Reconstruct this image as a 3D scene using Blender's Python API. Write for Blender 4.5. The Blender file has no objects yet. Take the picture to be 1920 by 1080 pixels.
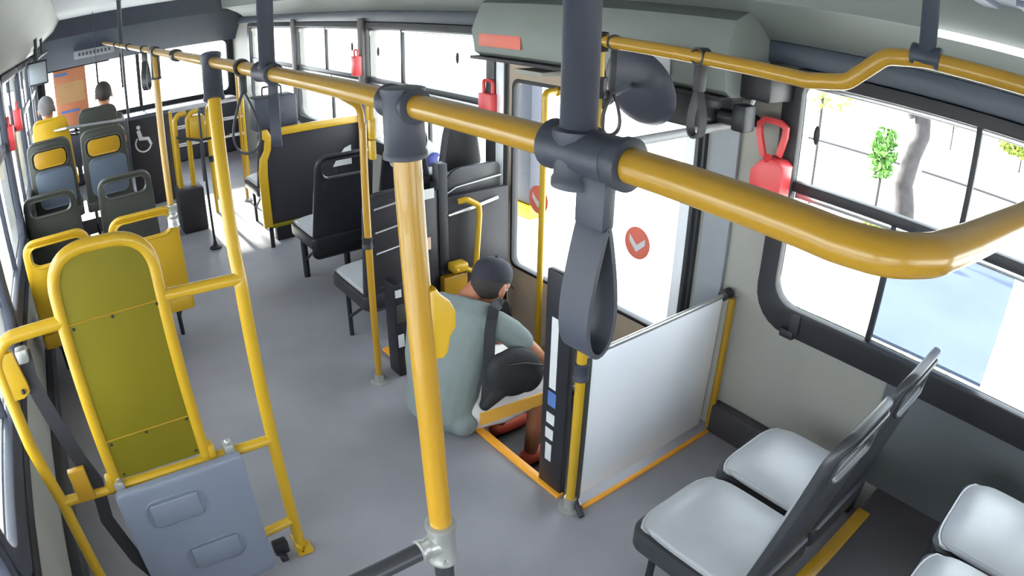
import bpy, bmesh, math, random
from mathutils import Vector, Matrix
random.seed(7)
SC = bpy.context.scene
COL = SC.collection
PI = math.pi

# ---------------------------------------------------------------- camera, light, exposure
# wide CCTV lens with its own curvature: theta = r/f * (1 + k (r/f)^2), r on a 36 mm wide sensor
F_MM = 1257.5 * 36 / 1920
K_LENS = 0.0334
CR = ((0.79146148, -0.61107608, 0.01321925), (-0.2503721, -0.34385843, -0.90502773), (0.55758635, 0.71298486, -0.4251471))
cam_data = bpy.data.cameras.new('camera')
cam_data.type = 'PANO'
cam_data.sensor_width = 36.0
cam_data.sensor_fit = 'HORIZONTAL'
cam_data.clip_start = 0.01
cam_data.clip_end = 500
cc = cam_data if hasattr(cam_data, 'panorama_type') else cam_data.cycles
cc.panorama_type = 'FISHEYE_LENS_POLYNOMIAL'
cc.fisheye_fov = PI
cc.fisheye_polynomial_k0 = 0.0
cc.fisheye_polynomial_k1 = -1.0 / F_MM
cc.fisheye_polynomial_k2 = 0.0
cc.fisheye_polynomial_k3 = -K_LENS / F_MM ** 3
cc.fisheye_polynomial_k4 = 0.0
cam = bpy.data.objects.new('camera', cam_data)
COL.objects.link(cam)
rx, dn, fw = (Vector(v).normalized() for v in CR)
m3 = Matrix((rx, -dn, -fw)).transposed()
cam.matrix_world = Matrix.Translation((0, 0, 1.9)) @ m3.to_4x4()
SC.camera = cam

world = bpy.data.worlds.new('world'); SC.world = world
world.use_nodes = True
wn = world.node_tree
bg = wn.nodes['Background']
bg.inputs[0].default_value = (0.90, 0.95, 1.0, 1)
bg.inputs[1].default_value = 5.0
sun_d = bpy.data.lights.new('sun', 'SUN'); sun_d.energy = 24.0; sun_d.angle = math.radians(3.0); sun_d.color = (1, 0.93, 0.82)
sun = bpy.data.objects.new('sun', sun_d); COL.objects.link(sun)
sun.rotation_euler = Vector((0.03, -0.94, -0.345)).to_track_quat('-Z', 'Y').to_euler()
SC.view_settings.view_transform = 'Standard'
SC.view_settings.look = 'None'
SC.view_settings.gamma = 1
SC.view_settings.use_curve_mapping = False
SC.view_settings.exposure = 0.85
SC.cycles.use_denoising = True
SC.cycles.max_bounces = 10
SC.cycles.diffuse_bounces = 6
SC.cycles.transparent_max_bounces = 16
SC.cycles.sample_clamp_indirect = 8

# ---------------------------------------------------------------- materials
MATS = {}
def mat(name, col, rough=0.5, metal=0.0, var=0.06, scale=8.0, bump=0.0, emit=0.0, spec=0.5, coat=0.0):
    m = bpy.data.materials.new(name); m.use_nodes = True
    nt = m.node_tree; b = nt.nodes['Principled BSDF']
    b.inputs['Roughness'].default_value = rough
    b.inputs['Metallic'].default_value = metal
    b.inputs['Specular IOR Level'].default_value = spec
    b.inputs['Coat Weight'].default_value = coat
    tc = nt.nodes.new('ShaderNodeTexCoord')
    no = nt.nodes.new('ShaderNodeTexNoise'); no.inputs['Scale'].default_value = scale; no.inputs['Detail'].default_value = 4
    nt.links.new(tc.outputs['Object'], no.inputs['Vector'])
    mp = nt.nodes.new('ShaderNodeMapRange')
    mp.inputs['From Min'].default_value = 0.3; mp.inputs['From Max'].default_value = 0.7
    mp.inputs['To Min'].default_value = 1 - var; mp.inputs['To Max'].default_value = 1 + var
    nt.links.new(no.outputs['Fac'], mp.inputs['Value'])
    vm = nt.nodes.new('ShaderNodeVectorMath'); vm.operation = 'SCALE'
    vm.inputs[0].default_value = col
    nt.links.new(mp.outputs['Result'], vm.inputs['Scale'])
    nt.links.new(vm.outputs['Vector'], b.inputs['Base Color'])
    if bump:
        bp = nt.nodes.new('ShaderNodeBump'); bp.inputs['Strength'].default_value = bump; bp.inputs['Distance'].default_value = 0.002
        n2 = nt.nodes.new('ShaderNodeTexNoise'); n2.inputs['Scale'].default_value = scale * 30
        nt.links.new(tc.outputs['Object'], n2.inputs['Vector'])
        nt.links.new(n2.outputs['Fac'], bp.inputs['Height']); nt.links.new(bp.outputs['Normal'], b.inputs['Normal'])
    if emit:
        b.inputs['Emission Color'].default_value = (*col, 1); b.inputs['Emission Strength'].default_value = emit
    MATS[name] = m
    return m

def glass_mat(name, tint=(0.93, 0.96, 0.97), refl=0.06):
    m = bpy.data.materials.new(name); m.use_nodes = True
    nt = m.node_tree; nt.nodes.clear()
    o = nt.nodes.new('ShaderNodeOutputMaterial'); mx = nt.nodes.new('ShaderNodeMixShader')
    tr = nt.nodes.new('ShaderNodeBsdfTransparent'); gl = nt.nodes.new('ShaderNodeBsdfGlossy')
    lw = nt.nodes.new('ShaderNodeLayerWeight'); lw.inputs['Blend'].default_value = 0.12
    no = nt.nodes.new('ShaderNodeTexNoise'); no.inputs['Scale'].default_value = 3
    tr.inputs[0].default_value = (*tint, 1); gl.inputs['Roughness'].default_value = 0.03
    ml = nt.nodes.new('ShaderNodeMath'); ml.operation = 'MULTIPLY'; ml.inputs[1].default_value = 0.5
    nt.links.new(lw.outputs['Fresnel'], ml.inputs[0])
    nt.links.new(ml.outputs[0], mx.inputs['Fac']); nt.links.new(tr.outputs[0], mx.inputs[1]); nt.links.new(gl.outputs[0], mx.inputs[2])
    nt.links.new(mx.outputs[0], o.inputs['Surface'])
    MATS[name] = m
    return m

yellow = mat('yellow_paint', (0.39, 0.212, 0.012), 0.32, var=0.04, coat=0.3)
yellow_b = mat('bright_yellow_paint', (0.50, 0.30, 0.012), 0.35, var=0.04, coat=0.2)
yellow_seat = mat('yellow_plastic', (0.50, 0.295, 0.010), 0.4, var=0.04)
olive_panel = mat('yellow_green_vinyl', (0.175, 0.145, 0.006), 0.6, var=0.05, scale=4, spec=0.25)
shell = mat('dark_grey_plastic', (0.034, 0.035, 0.040), 0.38, var=0.08, spec=0.45)
shell_d = mat('near_black_plastic', (0.015, 0.015, 0.020), 0.42, spec=0.4)
shell_g = mat('olive_grey_plastic', (0.055, 0.056, 0.047), 0.4, spec=0.4)
cushion = mat('light_grey_vinyl', (0.34, 0.35, 0.36), 0.38, var=0.05, spec=0.6, bump=0.05)
bluegrey = mat('blue_grey_plastic', (0.20, 0.225, 0.285), 0.45, var=0.04)
bluepad = mat('blue_grey_vinyl', (0.10, 0.122, 0.155), 0.5, var=0.05, spec=0.35)
slate = mat('slate_plastic', (0.042, 0.046, 0.064), 0.45, var=0.05, spec=0.4)
black = mat('black_rubber', (0.018, 0.018, 0.022), 0.55)
charcoal = mat('charcoal_panel', (0.026, 0.024, 0.029), 0.5, spec=0.35)
wall_beige = mat('beige_grey_laminate', (0.33, 0.32, 0.285), 0.55, var=0.05, scale=2.5)
door_m = mat('warm_beige_laminate', (0.42, 0.34, 0.26), 0.5)
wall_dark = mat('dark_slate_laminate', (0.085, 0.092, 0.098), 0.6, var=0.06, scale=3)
wall_grey = mat('grey_laminate', (0.27, 0.29, 0.31), 0.5, var=0.05)
cove_m = mat('grey_green_cove', (0.20, 0.22, 0.205), 0.5, var=0.04, scale=2)
ceil_m = mat('pale_ceiling', (0.42, 0.44, 0.46), 0.55)
header_m = mat('dark_header', (0.035, 0.045, 0.065), 0.45)
floor_m = mat('grey_vinyl_floor', (0.245, 0.238, 0.262), 0.42, var=0.10, scale=3.0, bump=0.15)
floor_dark = mat('dark_rubber_floor', (0.050, 0.046, 0.050), 0.5, var=0.1)
panel_white = mat('pale_grey_panel', (0.82, 0.83, 0.86), 0.22, var=0.02, scale=2)
steel = mat('brushed_steel', (0.55, 0.55, 0.56), 0.3, metal=0.9)
pillar_m = mat('brown_grey_pillar', (0.11, 0.095, 0.09), 0.5)
pale_tube = mat('pale_grey_tube', (0.42, 0.42, 0.43), 0.4)
grey_clamp = mat('grey_metal_clamp', (0.42, 0.42, 0.40), 0.35, metal=0.6)
orange_trim = mat('orange_step_trim', (0.85, 0.36, 0.03), 0.4)
red_m = mat('red_plastic', (0.68, 0.055, 0.06), 0.35)
red_soft = mat('red_sticker', (0.70, 0.16, 0.11), 0.5)
white_m = mat('white_sticker', (0.62, 0.62, 0.62), 0.5)
peach_m = mat('peach_sticker', (0.72, 0.50, 0.38), 0.5)
blue_st = mat('blue_sticker', (0.08, 0.16, 0.40), 0.5)
blue_cl = mat('blue_cloth', (0.12, 0.14, 0.45), 0.8)
skin = mat('skin', (0.42, 0.165, 0.085), 0.5, var=0.05)
shirt_m = mat('sage_grey_cotton', (0.205, 0.24, 0.235), 0.85, var=0.06, scale=10, bump=0.2)
shirt2_m = mat('white_cotton', (0.5, 0.5, 0.5), 0.85)
shorts_m = mat('white_shorts_cotton', (0.66, 0.62, 0.60), 0.8, var=0.05, scale=12, bump=0.2)
orange_cl = mat('orange_thigh_strip', (0.80, 0.42, 0.06), 0.8)
cap_m = mat('navy_cap', (0.022, 0.021, 0.034), 0.8, bump=0.2)
hair_m = mat('dark_hair', (0.03, 0.022, 0.018), 0.7, bump=0.6, scale=20)
hair_g = mat('grey_hair', (0.16, 0.15, 0.15), 0.7, bump=0.6, scale=20)
bag_m = mat('black_bag_fabric', (0.016, 0.016, 0.018), 0.7, bump=0.3)
shoe_m = mat('red_orange_shoe', (0.55, 0.08, 0.04), 0.5)
poster_p = mat('ochre_poster_block', (0.42, 0.24, 0.10), 0.6)
poster_o = mat('orange_poster', (0.46, 0.17, 0.08), 0.6)
led_m = mat('white_light_strip', (0.95, 0.97, 1.0), 0.4, emit=2.2)
glass = glass_mat('clear_glass')
glass_blue = glass_mat('blue_tinted_glass', (0.33, 0.37, 0.45))
concrete = mat('pale_concrete', (0.62, 0.61, 0.58), 0.8, var=0.08, scale=1)
asphalt = mat('bluish_asphalt', (0.235, 0.26, 0.31), 0.8, var=0.06, scale=1)
grass_m = mat('dry_grass', (0.26, 0.30, 0.06), 0.9, var=0.3, scale=4)
leaf_m = mat('leaf_green', (0.08, 0.20, 0.03), 0.7, var=0.3, scale=6)
leaf_y = mat('yellow_green_leaf', (0.22, 0.28, 0.04), 0.7, var=0.3, scale=6)
bark_m = mat('bark', (0.028, 0.024, 0.026), 0.85, var=0.4, scale=7, bump=0.6)
wall_out = mat('pale_garden_wall', (0.62, 0.60, 0.55), 0.8)

# ---------------------------------------------------------------- builders
def bm_new(): return bmesh.new()

def wpos(o):
    p = Vector((0, 0, 0))
    while o is not None:
        p += o.location; o = o.parent
    return p

def obj(name, bm, m, parent=None, smooth=True, world_xyz=True):
    """Link bm as one mesh; bm in world coordinates unless world_xyz is False (then in the parent's)."""
    if parent is not None and world_xyz:
        bmesh.ops.translate(bm, verts=bm.verts, vec=-wpos(parent))
    me = bpy.data.meshes.new(name); bm.to_mesh(me); bm.free()
    for mm in (m if isinstance(m, (list, tuple)) else [m]): me.materials.append(mm)
    if smooth:
        for p in me.polygons: p.use_smooth = True
        me.set_sharp_from_angle(angle=math.radians(38))
    o = bpy.data.objects.new(name, me); COL.objects.link(o)
    if parent is not None: o.parent = parent
    return o

def tag(o, label, cat=None, group=None, kind=None):
    o['label'] = label
    if cat: o['category'] = cat
    if group: o['group'] = group
    if kind: o['kind'] = kind
    return o

def thing(name, label, cat, loc=(0, 0, 0), group=None, rz=0.0):
    o = bpy.data.objects.new(name, None); COL.objects.link(o)
    o.empty_display_size = 0.1
    o.location = loc; o.rotation_euler = (0, 0, rz)
    return tag(o, label, cat, group)

def struct(name, bm, m, label=None, parent=None, smooth=True):
    o = obj(name, bm, m, parent, smooth)
    if parent is None: o['kind'] = 'structure'
    if label: o['label'] = label
    return o

def box(bm, lo, hi, bev=0.0, seg=2, mi=0):
    lo = Vector(lo); hi = Vector(hi)
    r = bmesh.ops.create_cube(bm, size=1.0)
    vs = r['verts']; c = (lo + hi) / 2; d = hi - lo
    for v in vs: v.co = Vector((v.co.x * d.x + c.x, v.co.y * d.y + c.y, v.co.z * d.z + c.z))
    fs = set(f for v in vs for f in v.link_faces)
    for f in fs: f.material_index = mi
    if bev > 0:
        es = list(set(e for v in vs for e in v.link_edges))
        rr = bmesh.ops.bevel(bm, geom=es, offset=min(bev, min(d) * 0.49), segments=seg, profile=0.5, affect='EDGES')
        for f in rr['faces']: f.material_index = mi
        vs = list(set(v for f in rr['faces'] for v in f.verts) | set(v for v in vs if v.is_valid))
    return vs

def fillet(pts, r, n=7):
    pts = [Vector(p) for p in pts]
    if r <= 0 or len(pts) < 3: return pts
    out = [pts[0]]
    for i in range(1, len(pts) - 1):
        a, b, c = pts[i - 1], pts[i], pts[i + 1]
        d1 = (a - b); d2 = (c - b)
        ang = d1.angle(d2)
        if ang > PI - 0.02: out.append(b); continue
        t = min(r / math.tan(ang / 2), d1.length * 0.48, d2.length * 0.48)
        p1 = b + d1.normalized() * t; p2 = b + d2.normalized() * t
        for k in range(n + 1):
            s = k / n
            out.append(p1 * (1 - s) ** 2 + b * 2 * s * (1 - s) + p2 * s * s)
    out.append(pts[-1])
    return out

def sweep(bm, path, section, closed=False, up=None, scales=None, mi=0, cap=True):
    """Sweep a 2D section (list of (a,b)) along path. up fixes the b axis when given."""
    path = [Vector(p) for p in path]; n = len(path)
    tans = []
    for i in range(n):
        if closed: t = path[(i + 1) % n] - path[i - 1]
        else: t = path[min(i + 1, n - 1)] - path[max(i - 1, 0)]
        tans.append(t.normalized())
    if up is not None:
        u0 = Vector(up)
    else:
        u0 = Vector((0, 0, 1)) if abs(tans[0].z) < 0.9 else Vector((0, 1, 0))
    rings = []; u = u0
    for i in range(n):
        t = tans[i]
        if up is not None: u = u0
        a = t.cross(u)
        if a.length < 1e-6: a = t.cross(Vector((1, 0.1, 0)))
        a.normalize(); b = a.cross(t).normalized(); u = b
        s = scales[i] if scales else 1.0
        rings.append([bm.verts.new(path[i] + a * p[0] * s + b * p[1] * s) for p in section])
    m = len(section)
    rng = range(n) if closed else range(n - 1)
    for i in rng:
        r0, r1 = rings[i], rings[(i + 1) % n]
        for k in range(m):
            f = bm.faces.new((r0[k], r0[(k + 1) % m], r1[(k + 1) % m], r1[k])); f.material_index = mi
    if cap and not closed:
        f = bm.faces.new(rings[0][::-1]); f.material_index = mi
        f = bm.faces.new(rings[-1]); f.material_index = mi
    return rings

def circ(r, n=14): return [(r * math.cos(2 * PI * k / n), r * math.sin(2 * PI * k / n)) for k in range(n)]

def tube(bm, pts, r, bend=0.0, n=14, closed=False, mi=0, scales=None):
    sweep(bm, fillet(pts, bend) if not closed else pts, circ(r, n), closed=closed, mi=mi, scales=scales)

def lathe(bm, prof, origin=(0, 0, 0), axis=(0, 0, 1), n=24, mi=0):
    """prof: list of (radius, height)."""
    ax = Vector(axis).normalized(); q = Vector((0, 0, 1)).rotation_difference(ax); o = Vector(origin)
    rings = []
    for r, h in prof:
        if r < 1e-5: rings.append([bm.verts.new(o + q @ Vector((0, 0, h)))])
        else: rings.append([bm.verts.new(o + q @ Vector((r * math.cos(2 * PI * k / n), r * math.sin(2 * PI * k / n), h))) for k in range(n)])
    for a, b in zip(rings, rings[1:]):
        if len(a) == 1 and len(b) == 1: continue
        for k in range(n):
            k2 = (k + 1) % n
            if len(a) == 1: f = bm.faces.new((a[0], b[k2], b[k]))
            elif len(b) == 1: f = bm.faces.new((a[k], a[k2], b[0]))
            else: f = bm.faces.new((a[k], a[k2], b[k2], b[k]))
            f.material_index = mi
    if len(rings[0]) > 1: bm.faces.new(rings[0][::-1]).material_index = mi
    if len(rings[-1]) > 1: bm.faces.new(rings[-1]).material_index = mi

def rrect(x0, y0, x1, y1, r, n=6, taper=0.0):
    """Rounded rectangle outline; r is one radius or four (bl, br, tr, tl); taper narrows the top on each side."""
    rs = r if isinstance(r, (list, tuple)) else (r,) * 4
    out = []
    for (cx, cy, sx, sy, a0, rr) in ((x0, y0, 1, 1, PI, rs[0]), (x1, y0, -1, 1, 1.5 * PI, rs[1]), (x1, y1, -1, -1, 0, rs[2]), (x0, y1, 1, -1, 0.5 * PI, rs[3])):
        if rr < 1e-4: out.append((cx, cy)); continue
        for k in range(n + 1):
            a = a0 + 0.5 * PI * k / n
            out.append((cx + sx * rr + rr * math.cos(a), cy + sy * rr + rr * math.sin(a)))
    if taper:
        xm = (x0 + x1) / 2
        out = [(xm + (x - xm) * (1 - taper * (y - y0) / (y1 - y0)), y) for x, y in out]
    return out

def plate(bm, outer, holes, thick, mapf, bev=0.0, mi=0):
    """A flat plate with holes: 2D outlines (a,b), mapf(a,b,c) -> world, c runs through the thickness."""
    cu = bpy.data.curves.new('outline', 'CURVE'); cu.dimensions = '2D'; cu.fill_mode = 'BOTH'
    cu.extrude = max(thick / 2 - bev, 0.0001); cu.bevel_depth = bev; cu.bevel_resolution = 1; cu.offset = -bev
    for pts in [outer] + list(holes):
        s = cu.splines.new('POLY'); s.points.add(len(pts) - 1); s.use_cyclic_u = True
        for p, q in zip(s.points, pts): p.co = (q[0], q[1], 0, 1)
    o = bpy.data.objects.new('outline', cu)
    me = bpy.data.meshes.new_from_object(o)
    b2 = bmesh.new(); b2.from_mesh(me)
    bmesh.ops.remove_doubles(b2, verts=b2.verts, dist=0.0002)
    vm = {}
    for v in b2.verts: vm[v] = bm.verts.new(Vector(mapf(v.co.x, v.co.y, v.co.z)))
    for f in b2.faces:
        try:
            g = bm.faces.new([vm[v] for v in f.verts]); g.material_index = mi
        except ValueError: pass
    b2.free(); bpy.data.objects.remove(o); bpy.data.meshes.remove(me); bpy.data.curves.remove(cu)
    bmesh.ops.recalc_face_normals(bm, faces=bm.faces)

def loft(bm, rings, n=16, mi=0):
    """rings: (centre, width vector, depth vector) ellipses, capped."""
    rr = []
    for c, w, d in rings:
        c, w, d = Vector(c), Vector(w), Vector(d)
        rr.append([bm.verts.new(c + w * math.cos(2 * PI * k / n) + d * math.sin(2 * PI * k / n)) for k in range(n)])
    for a, b in zip(rr, rr[1:]):
        for k in range(n):
            bm.faces.new((a[k], a[(k + 1) % n], b[(k + 1) % n], b[k])).material_index = mi
    bm.faces.new(rr[0][::-1]); bm.faces.new(rr[-1])
    bmesh.ops.recalc_face_normals(bm, faces=bm.faces)

def limb(bm, pts, rs, n=14):
    """Tapering round limb with rounded ends."""
    pts = [Vector(p) for p in pts]
    d0 = (pts[0] - pts[1]).normalized(); d1 = (pts[-1] - pts[-2]).normalized()
    P = [pts[0] + d0 * rs[0] * 0.85, pts[0] + d0 * rs[0] * 0.5] + pts + [pts[-1] + d1 * rs[-1] * 0.5, pts[-1] + d1 * rs[-1] * 0.85]
    R = [rs[0] * 0.45, rs[0] * 0.85] + list(rs) + [rs[-1] * 0.85, rs[-1] * 0.45]
    sweep(bm, P, circ(1.0, n), scales=R)

def ball(bm, c, r, seg=16, mi=0, rot=None):
    r = (r, r, r) if not isinstance(r, (tuple, list)) else r
    res = bmesh.ops.create_uvsphere(bm, u_segments=seg, v_segments=max(8, seg // 2 + 2), radius=1.0)
    M = Matrix.Translation(Vector(c)) @ (rot.to_matrix().to_4x4() if rot else Matrix.Identity(4)) @ Matrix.Diagonal((*r, 1))
    bmesh.ops.transform(bm, matrix=M, verts=res['verts'])
    for v in res['verts']:
        for f in v.link_faces: f.material_index = mi
    return res['verts']

def fuse(bm, voxel, smooth=6):
    """Fuse all closed lumps in bm into one continuous surface."""
    me = bpy.data.meshes.new('fuse'); bm.to_mesh(me); bm.free()
    o = bpy.data.objects.new('fuse', me); COL.objects.link(o)
    md = o.modifiers.new('r', 'REMESH'); md.mode = 'VOXEL'; md.voxel_size = voxel
    if smooth:
        ms = o.modifiers.new('s', 'SMOOTH'); ms.factor = 0.5; ms.iterations = smooth
    dg = bpy.context.evaluated_depsgraph_get()
    me2 = bpy.data.meshes.new_from_object(o.evaluated_get(dg))
    bpy.data.objects.remove(o); bpy.data.meshes.remove(me)
    b = bmesh.new(); b.from_mesh(me2); bpy.data.meshes.remove(me2)
    return b

def xf(bm, M): bmesh.ops.transform(bm, matrix=M, verts=bm.verts)

def copy_tree(o, parent=None):
    c = o.copy(); COL.objects.link(c)
    if parent is not None: c.parent = parent
    for ch in [x for x in bpy.data.objects if x.parent == o and x.name in COL.objects and x is not c]:
        copy_tree(ch, c)
    return c

XR, XL = 2.32, -0.50
YF, YB = 9.2, -2.4
ZC = 2.12

# ---------------------------------------------------------------- setting: floor, step well
STEP_X, SY0, SY1, SZ = 1.42, 1.46, 2.96, -0.36
b = bm_new()
plate(b, [(XL, YB), (XR, YB), (XR, SY0), (STEP_X, SY0), (STEP_X, SY1), (XR, SY1), (XR, YF), (XL, YF)], [], 0.04, lambda a, c, d: (a, c, d - 0.02))
struct('floor', b, floor_m)
b = bm_new()
box(b, (STEP_X, SY0 - 0.02, SZ - 0.03), (XR, SY1 + 0.02, SZ))
box(b, (STEP_X - 0.03, SY0 - 0.02, SZ), (STEP_X, SY1 + 0.02, -0.045))
box(b, (STEP_X, SY0 - 0.03, SZ), (XR, SY0, -0.045)); box(b, (STEP_X, SY1, SZ), (XR, SY1 + 0.03, -0.045))
struct('floor_stepwell', b, floor_dark, 'dark rubber floor of the sunken door step well', smooth=False)
b = bm_new()
box(b, (STEP_X - 0.022, SY0 + 0.01, 0.001), (STEP_X + 0.016, SY1, 0.018), 0.004)
box(b, (STEP_X + 0.001, SY0 + 0.01, -0.05), (STEP_X + 0.012, SY1, 0.001), 0.003)
struct('trim_1', b, orange_trim, 'orange nosing strip along the edge of the step well')
b = bm_new(); box(b, (1.44, 1.355, 0.001), (2.26, 1.375, 0.014), 0.003)
struct('trim_2', b, orange_trim, 'thin orange strip on the floor under the pale partition')
# raised podium under the rear seats
b = bm_new(); box(b, (1.18, YB + 0.3, 0.0), (XR, 0.478, 0.17))
struct('floor_podium', b, floor_dark, 'raised dark floor under the rear window seats', smooth=False)
b = bm_new(); box(b, (1.18, 0.425, 0.171), (2.12, 0.482, 0.182), 0.003)
struct('trim_3', b, yellow, 'yellow edge strip on the raised floor')
# side floor skirting
b = bm_new(); box(b, (2.26, 0.55, 0.0), (2.318, 1.38, 0.16), 0.01)
struct('baseboard_right', b, floor_dark)
b = bm_new(); box(b, (XL + 0.0, -1.5, 0.0), (XL + 0.05, YF - .3, 0.12), 0.01)
struct('baseboard_left', b, shell)

# ---------------------------------------------------------------- setting: right wall with windows and door
WR = [(-1.75, -0.25), (-0.15, 1.186), (3.20, 4.82), (4.92, 6.45), (6.57, 8.20)]
WZ0, WZ1 = 0.76, 1.66
DY0, DY1, DZ0, DZ1 = 1.66, 3.04, -0.30, 1.62
rmap = lambda a, c, d: (XR + 0.03 + d, a, c)
holes = [rrect(y0, WZ0, y1, WZ1, (0.09, 0.10, 0.06, 0.06)) for y0, y1 in WR]
holes.append(rrect(DY0, DZ0, DY1, DZ1, 0.03, 3))
b = bm_new(); plate(b, [(YB, -0.45), (YF, -0.45), (YF, ZC), (YB, ZC)], holes, 0.06, rmap)
struct('wall_right', b, wall_beige, smooth=False)
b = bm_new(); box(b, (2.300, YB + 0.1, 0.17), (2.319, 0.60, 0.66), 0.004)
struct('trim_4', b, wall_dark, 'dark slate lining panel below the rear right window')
b = bm_new(); box(b, (2.296, 1.46, 0.02), (2.319, 1.60, 1.66), 0.006)
struct('trim_5', b, wall_grey, 'grey pillar lining between the door and the window')
b = bm_new(); box(b, (2.275, 1.665, -0.2), (2.318, 1.725, 1.56), 0.006); box(b, (2.27, 1.645, -0.2), (2.318, 1.665, 1.56), 0.004, mi=1)
struct('trim_12', b, [panel_white, shell], 'pale edge strip at the rear edge of the door')
b = bm_new(); box(b, (2.29, 3.035, 0.05), (2.32, 3.11, 1.6), 0.008)
struct('trim_6', b, panel_white, 'pale pillar lining at the front edge of the door')

def side_window(name, y0, y1, divs_hi, divs_lo, x, sgn, frame_m, label, zmid=1.256, z0=WZ0, z1=WZ1, lo=0.10, latch=(), pad=0.085):
    """Sliding bus window in a side wall. sgn is the direction to the bus inside (-1 for the right wall)."""
    mp = lambda a, c, d: (x + sgn * 0.012 + d, a, c)
    b = bm_new()
    plate(b, rrect(y0 - pad, z0 - lo, y1 + pad, z1 + 0.05, (0.15, 0.17, 0.08, 0.08)), [rrect(y0, z0, y1, z1, (0.09, 0.10, 0.05, 0.05))], 0.05, mp, 0.006)
    w = struct(name, b, frame_m, label)
    b = bm_new(); box(b, (x - 0.02, y0 - 0.01, zmid - 0.028), (x + 0.02, y1 + 0.01, zmid + 0.012), 0.004)
    obj('window_frame', b, frame_m, w)
    b = bm_new(); box(b, (x - 0.012, y0 + 0.01, zmid - 0.052), (x + 0.012, y1 - 0.01, zmid - 0.030), 0.003)
    obj('rail_channel', b, steel, w)
    b = bm_new(); box(b, (x - 0.012, y0 + 0.01, z1 - 0.022), (x + 0.012, y1 - 0.01, z1 - 0.004), 0.003)
    obj('top_channel', b, steel, w)
    for d in divs_hi:
        b = bm_new(); box(b, (x - 0.014, d - 0.011, zmid), (x + 0.014, d + 0.011, z1), 0.003); obj('mullion', b, frame_m, w)
    for d in divs_lo:
        b = bm_new(); box(b, (x - 0.014, d - 0.011, z0), (x + 0.014, d + 0.011, zmid - 0.03), 0.003); obj('mullion', b, frame_m, w)
    for (ly, lz) in latch:
        b = bm_new(); ball(b, (x + sgn * 0.022, ly, lz), (0.010, 0.014, 0.038), 12); obj('latch', b, black, w)
    b = bm_new(); box(b, (x + 0.003, y0 + 0.002, z0 + 0.002), (x + 0.007, y1 - 0.002, z1 - 0.002))
    g = obj('window_pane', b, glass, w, smooth=False)
    return w

w1_ = side_window('window_1', -0.15, 1.186, (0.48,), (0.737,), XR, -1, black, 'dark framed sliding window beside the rear seats', latch=((1.11, 1.47), (0.93, 1.05)), lo=0.12)
b = bm_new(); box(b, (2.270, 1.03, 0.655), (2.312, 1.08, 0.75), 0.012); box(b, (2.262, 1.045, 0.635), (2.30, 1.115, 0.675), 0.01); obj('frame_joint', b, black, w1_)
b = bm_new(); box(b, (XR + 0.012, 0.235, WZ0 + 0.01), (XR + 0.017, 0.735, 1.225)); p_ = obj('tinted_pane', b, glass_blue, w1_, smooth=False); p_['label'] = 'blue tinted sliding pane'
side_window('window_2', -1.75, -0.25, (-1.0,), (-0.9,), XR, -1, black, 'dark framed window nearest the back of the bus')
side_window('window_3', 3.20, 4.82, (4.27,), (3.9,), XR, -1, shell, 'right side window just ahead of the door', latch=((3.52, 1.50), (4.62, 1.48)))
side_window('window_4', 4.92, 6.45, (5.72,), (5.6,), XR, -1, shell, 'second right side window ahead of the door', latch=((5.1, 1.50),))
side_window('window_5', 6.57, 8.20, (7.4,), (7.3,), XR, -1, shell, 'front right side window')
b = bm_new(); box(b, (2.285, -2.0, 1.712), (2.318, 9.0, 1.80), 0.01)
struct('trim_7', b, header_m, 'dark band running above the right side windows')

# rear door: two glazed leaves, closed
b = bm_new()
dmap = lambda a, c, d: (XR + 0.01 + d, a, c)
plate(b, rrect(DY0 - 0.03, DZ0 - 0.03, DY1 + 0.03, DZ1 + 0.03, 0.03, 3), [rrect(DY0 + 0.012, DZ0 + 0.012, DY1 - 0.012, DZ1 - 0.012, 0.03, 3)], 0.07, dmap, 0.006)
door = struct('door_1', b, shell, 'rear passenger door with two glazed leaves')
for (y0, y1, zb) in ((DY0 + 0.03, 2.33, 0.34), (2.35, DY1 - 0.03, 0.29)):
    b = bm_new()
    plate(b, rrect(y0, DZ0 + 0.02, y1, DZ1 - 0.02, 0.03, 3), [rrect(y0 + 0.035, zb, y1 - 0.035, 1.42, 0.05, 5)], 0.03, dmap, 0.004)
    leaf = obj('door_leaf', b, door_m, door)
    b = bm_new()
    plate(b, rrect(y0 + 0.03, zb - 0.006, y1 - 0.03, 1.426, 0.05, 5), [rrect(y0 + 0.048, zb + 0.014, y1 - 0.048, 1.405, 0.045, 5)], 0.045, dmap, 0.004)
    obj('rubber_seal', b, black, leaf)
    b = bm_new(); box(b, (XR + 0.008, y0 + 0.03, zb), (XR + 0.012, y1 - 0.03, 1.42))
    obj('window_pane', b, glass, leaf, smooth=False)
# red round arrow stickers on the glass
def arrow_sticker(y, z, r, label):
    b = bm_new()
    lathe(b, [(r, 0), (r, 0.0015)], (XR - 0.002, y, z), (-1, 0, 0), 32)
    t = obj('door_sticker', b, red_soft); tag(t, label, 'sticker')
    b = bm_new()
    pts = [(-0.62, 0.42), (0.0, -0.12), (0.62, 0.42), (0.62, 0.02), (0.0, -0.56), (-0.62, 0.02)]
    plate(b, [(p[0] * r, p[1] * r) for p in pts], [], 0.001, lambda a, c, d: (XR - 0.005 + d, y + a, z + c))
    obj('white_arrow', b, white_m, t, smooth=False)
arrow_sticker(1.985, 0.745, 0.082, 'round red sticker with a white chevron on the rear leaf of the door')
arrow_sticker(2.735, 0.765, 0.082, 'round red sticker with a white chevron on the front leaf of the door')

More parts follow.
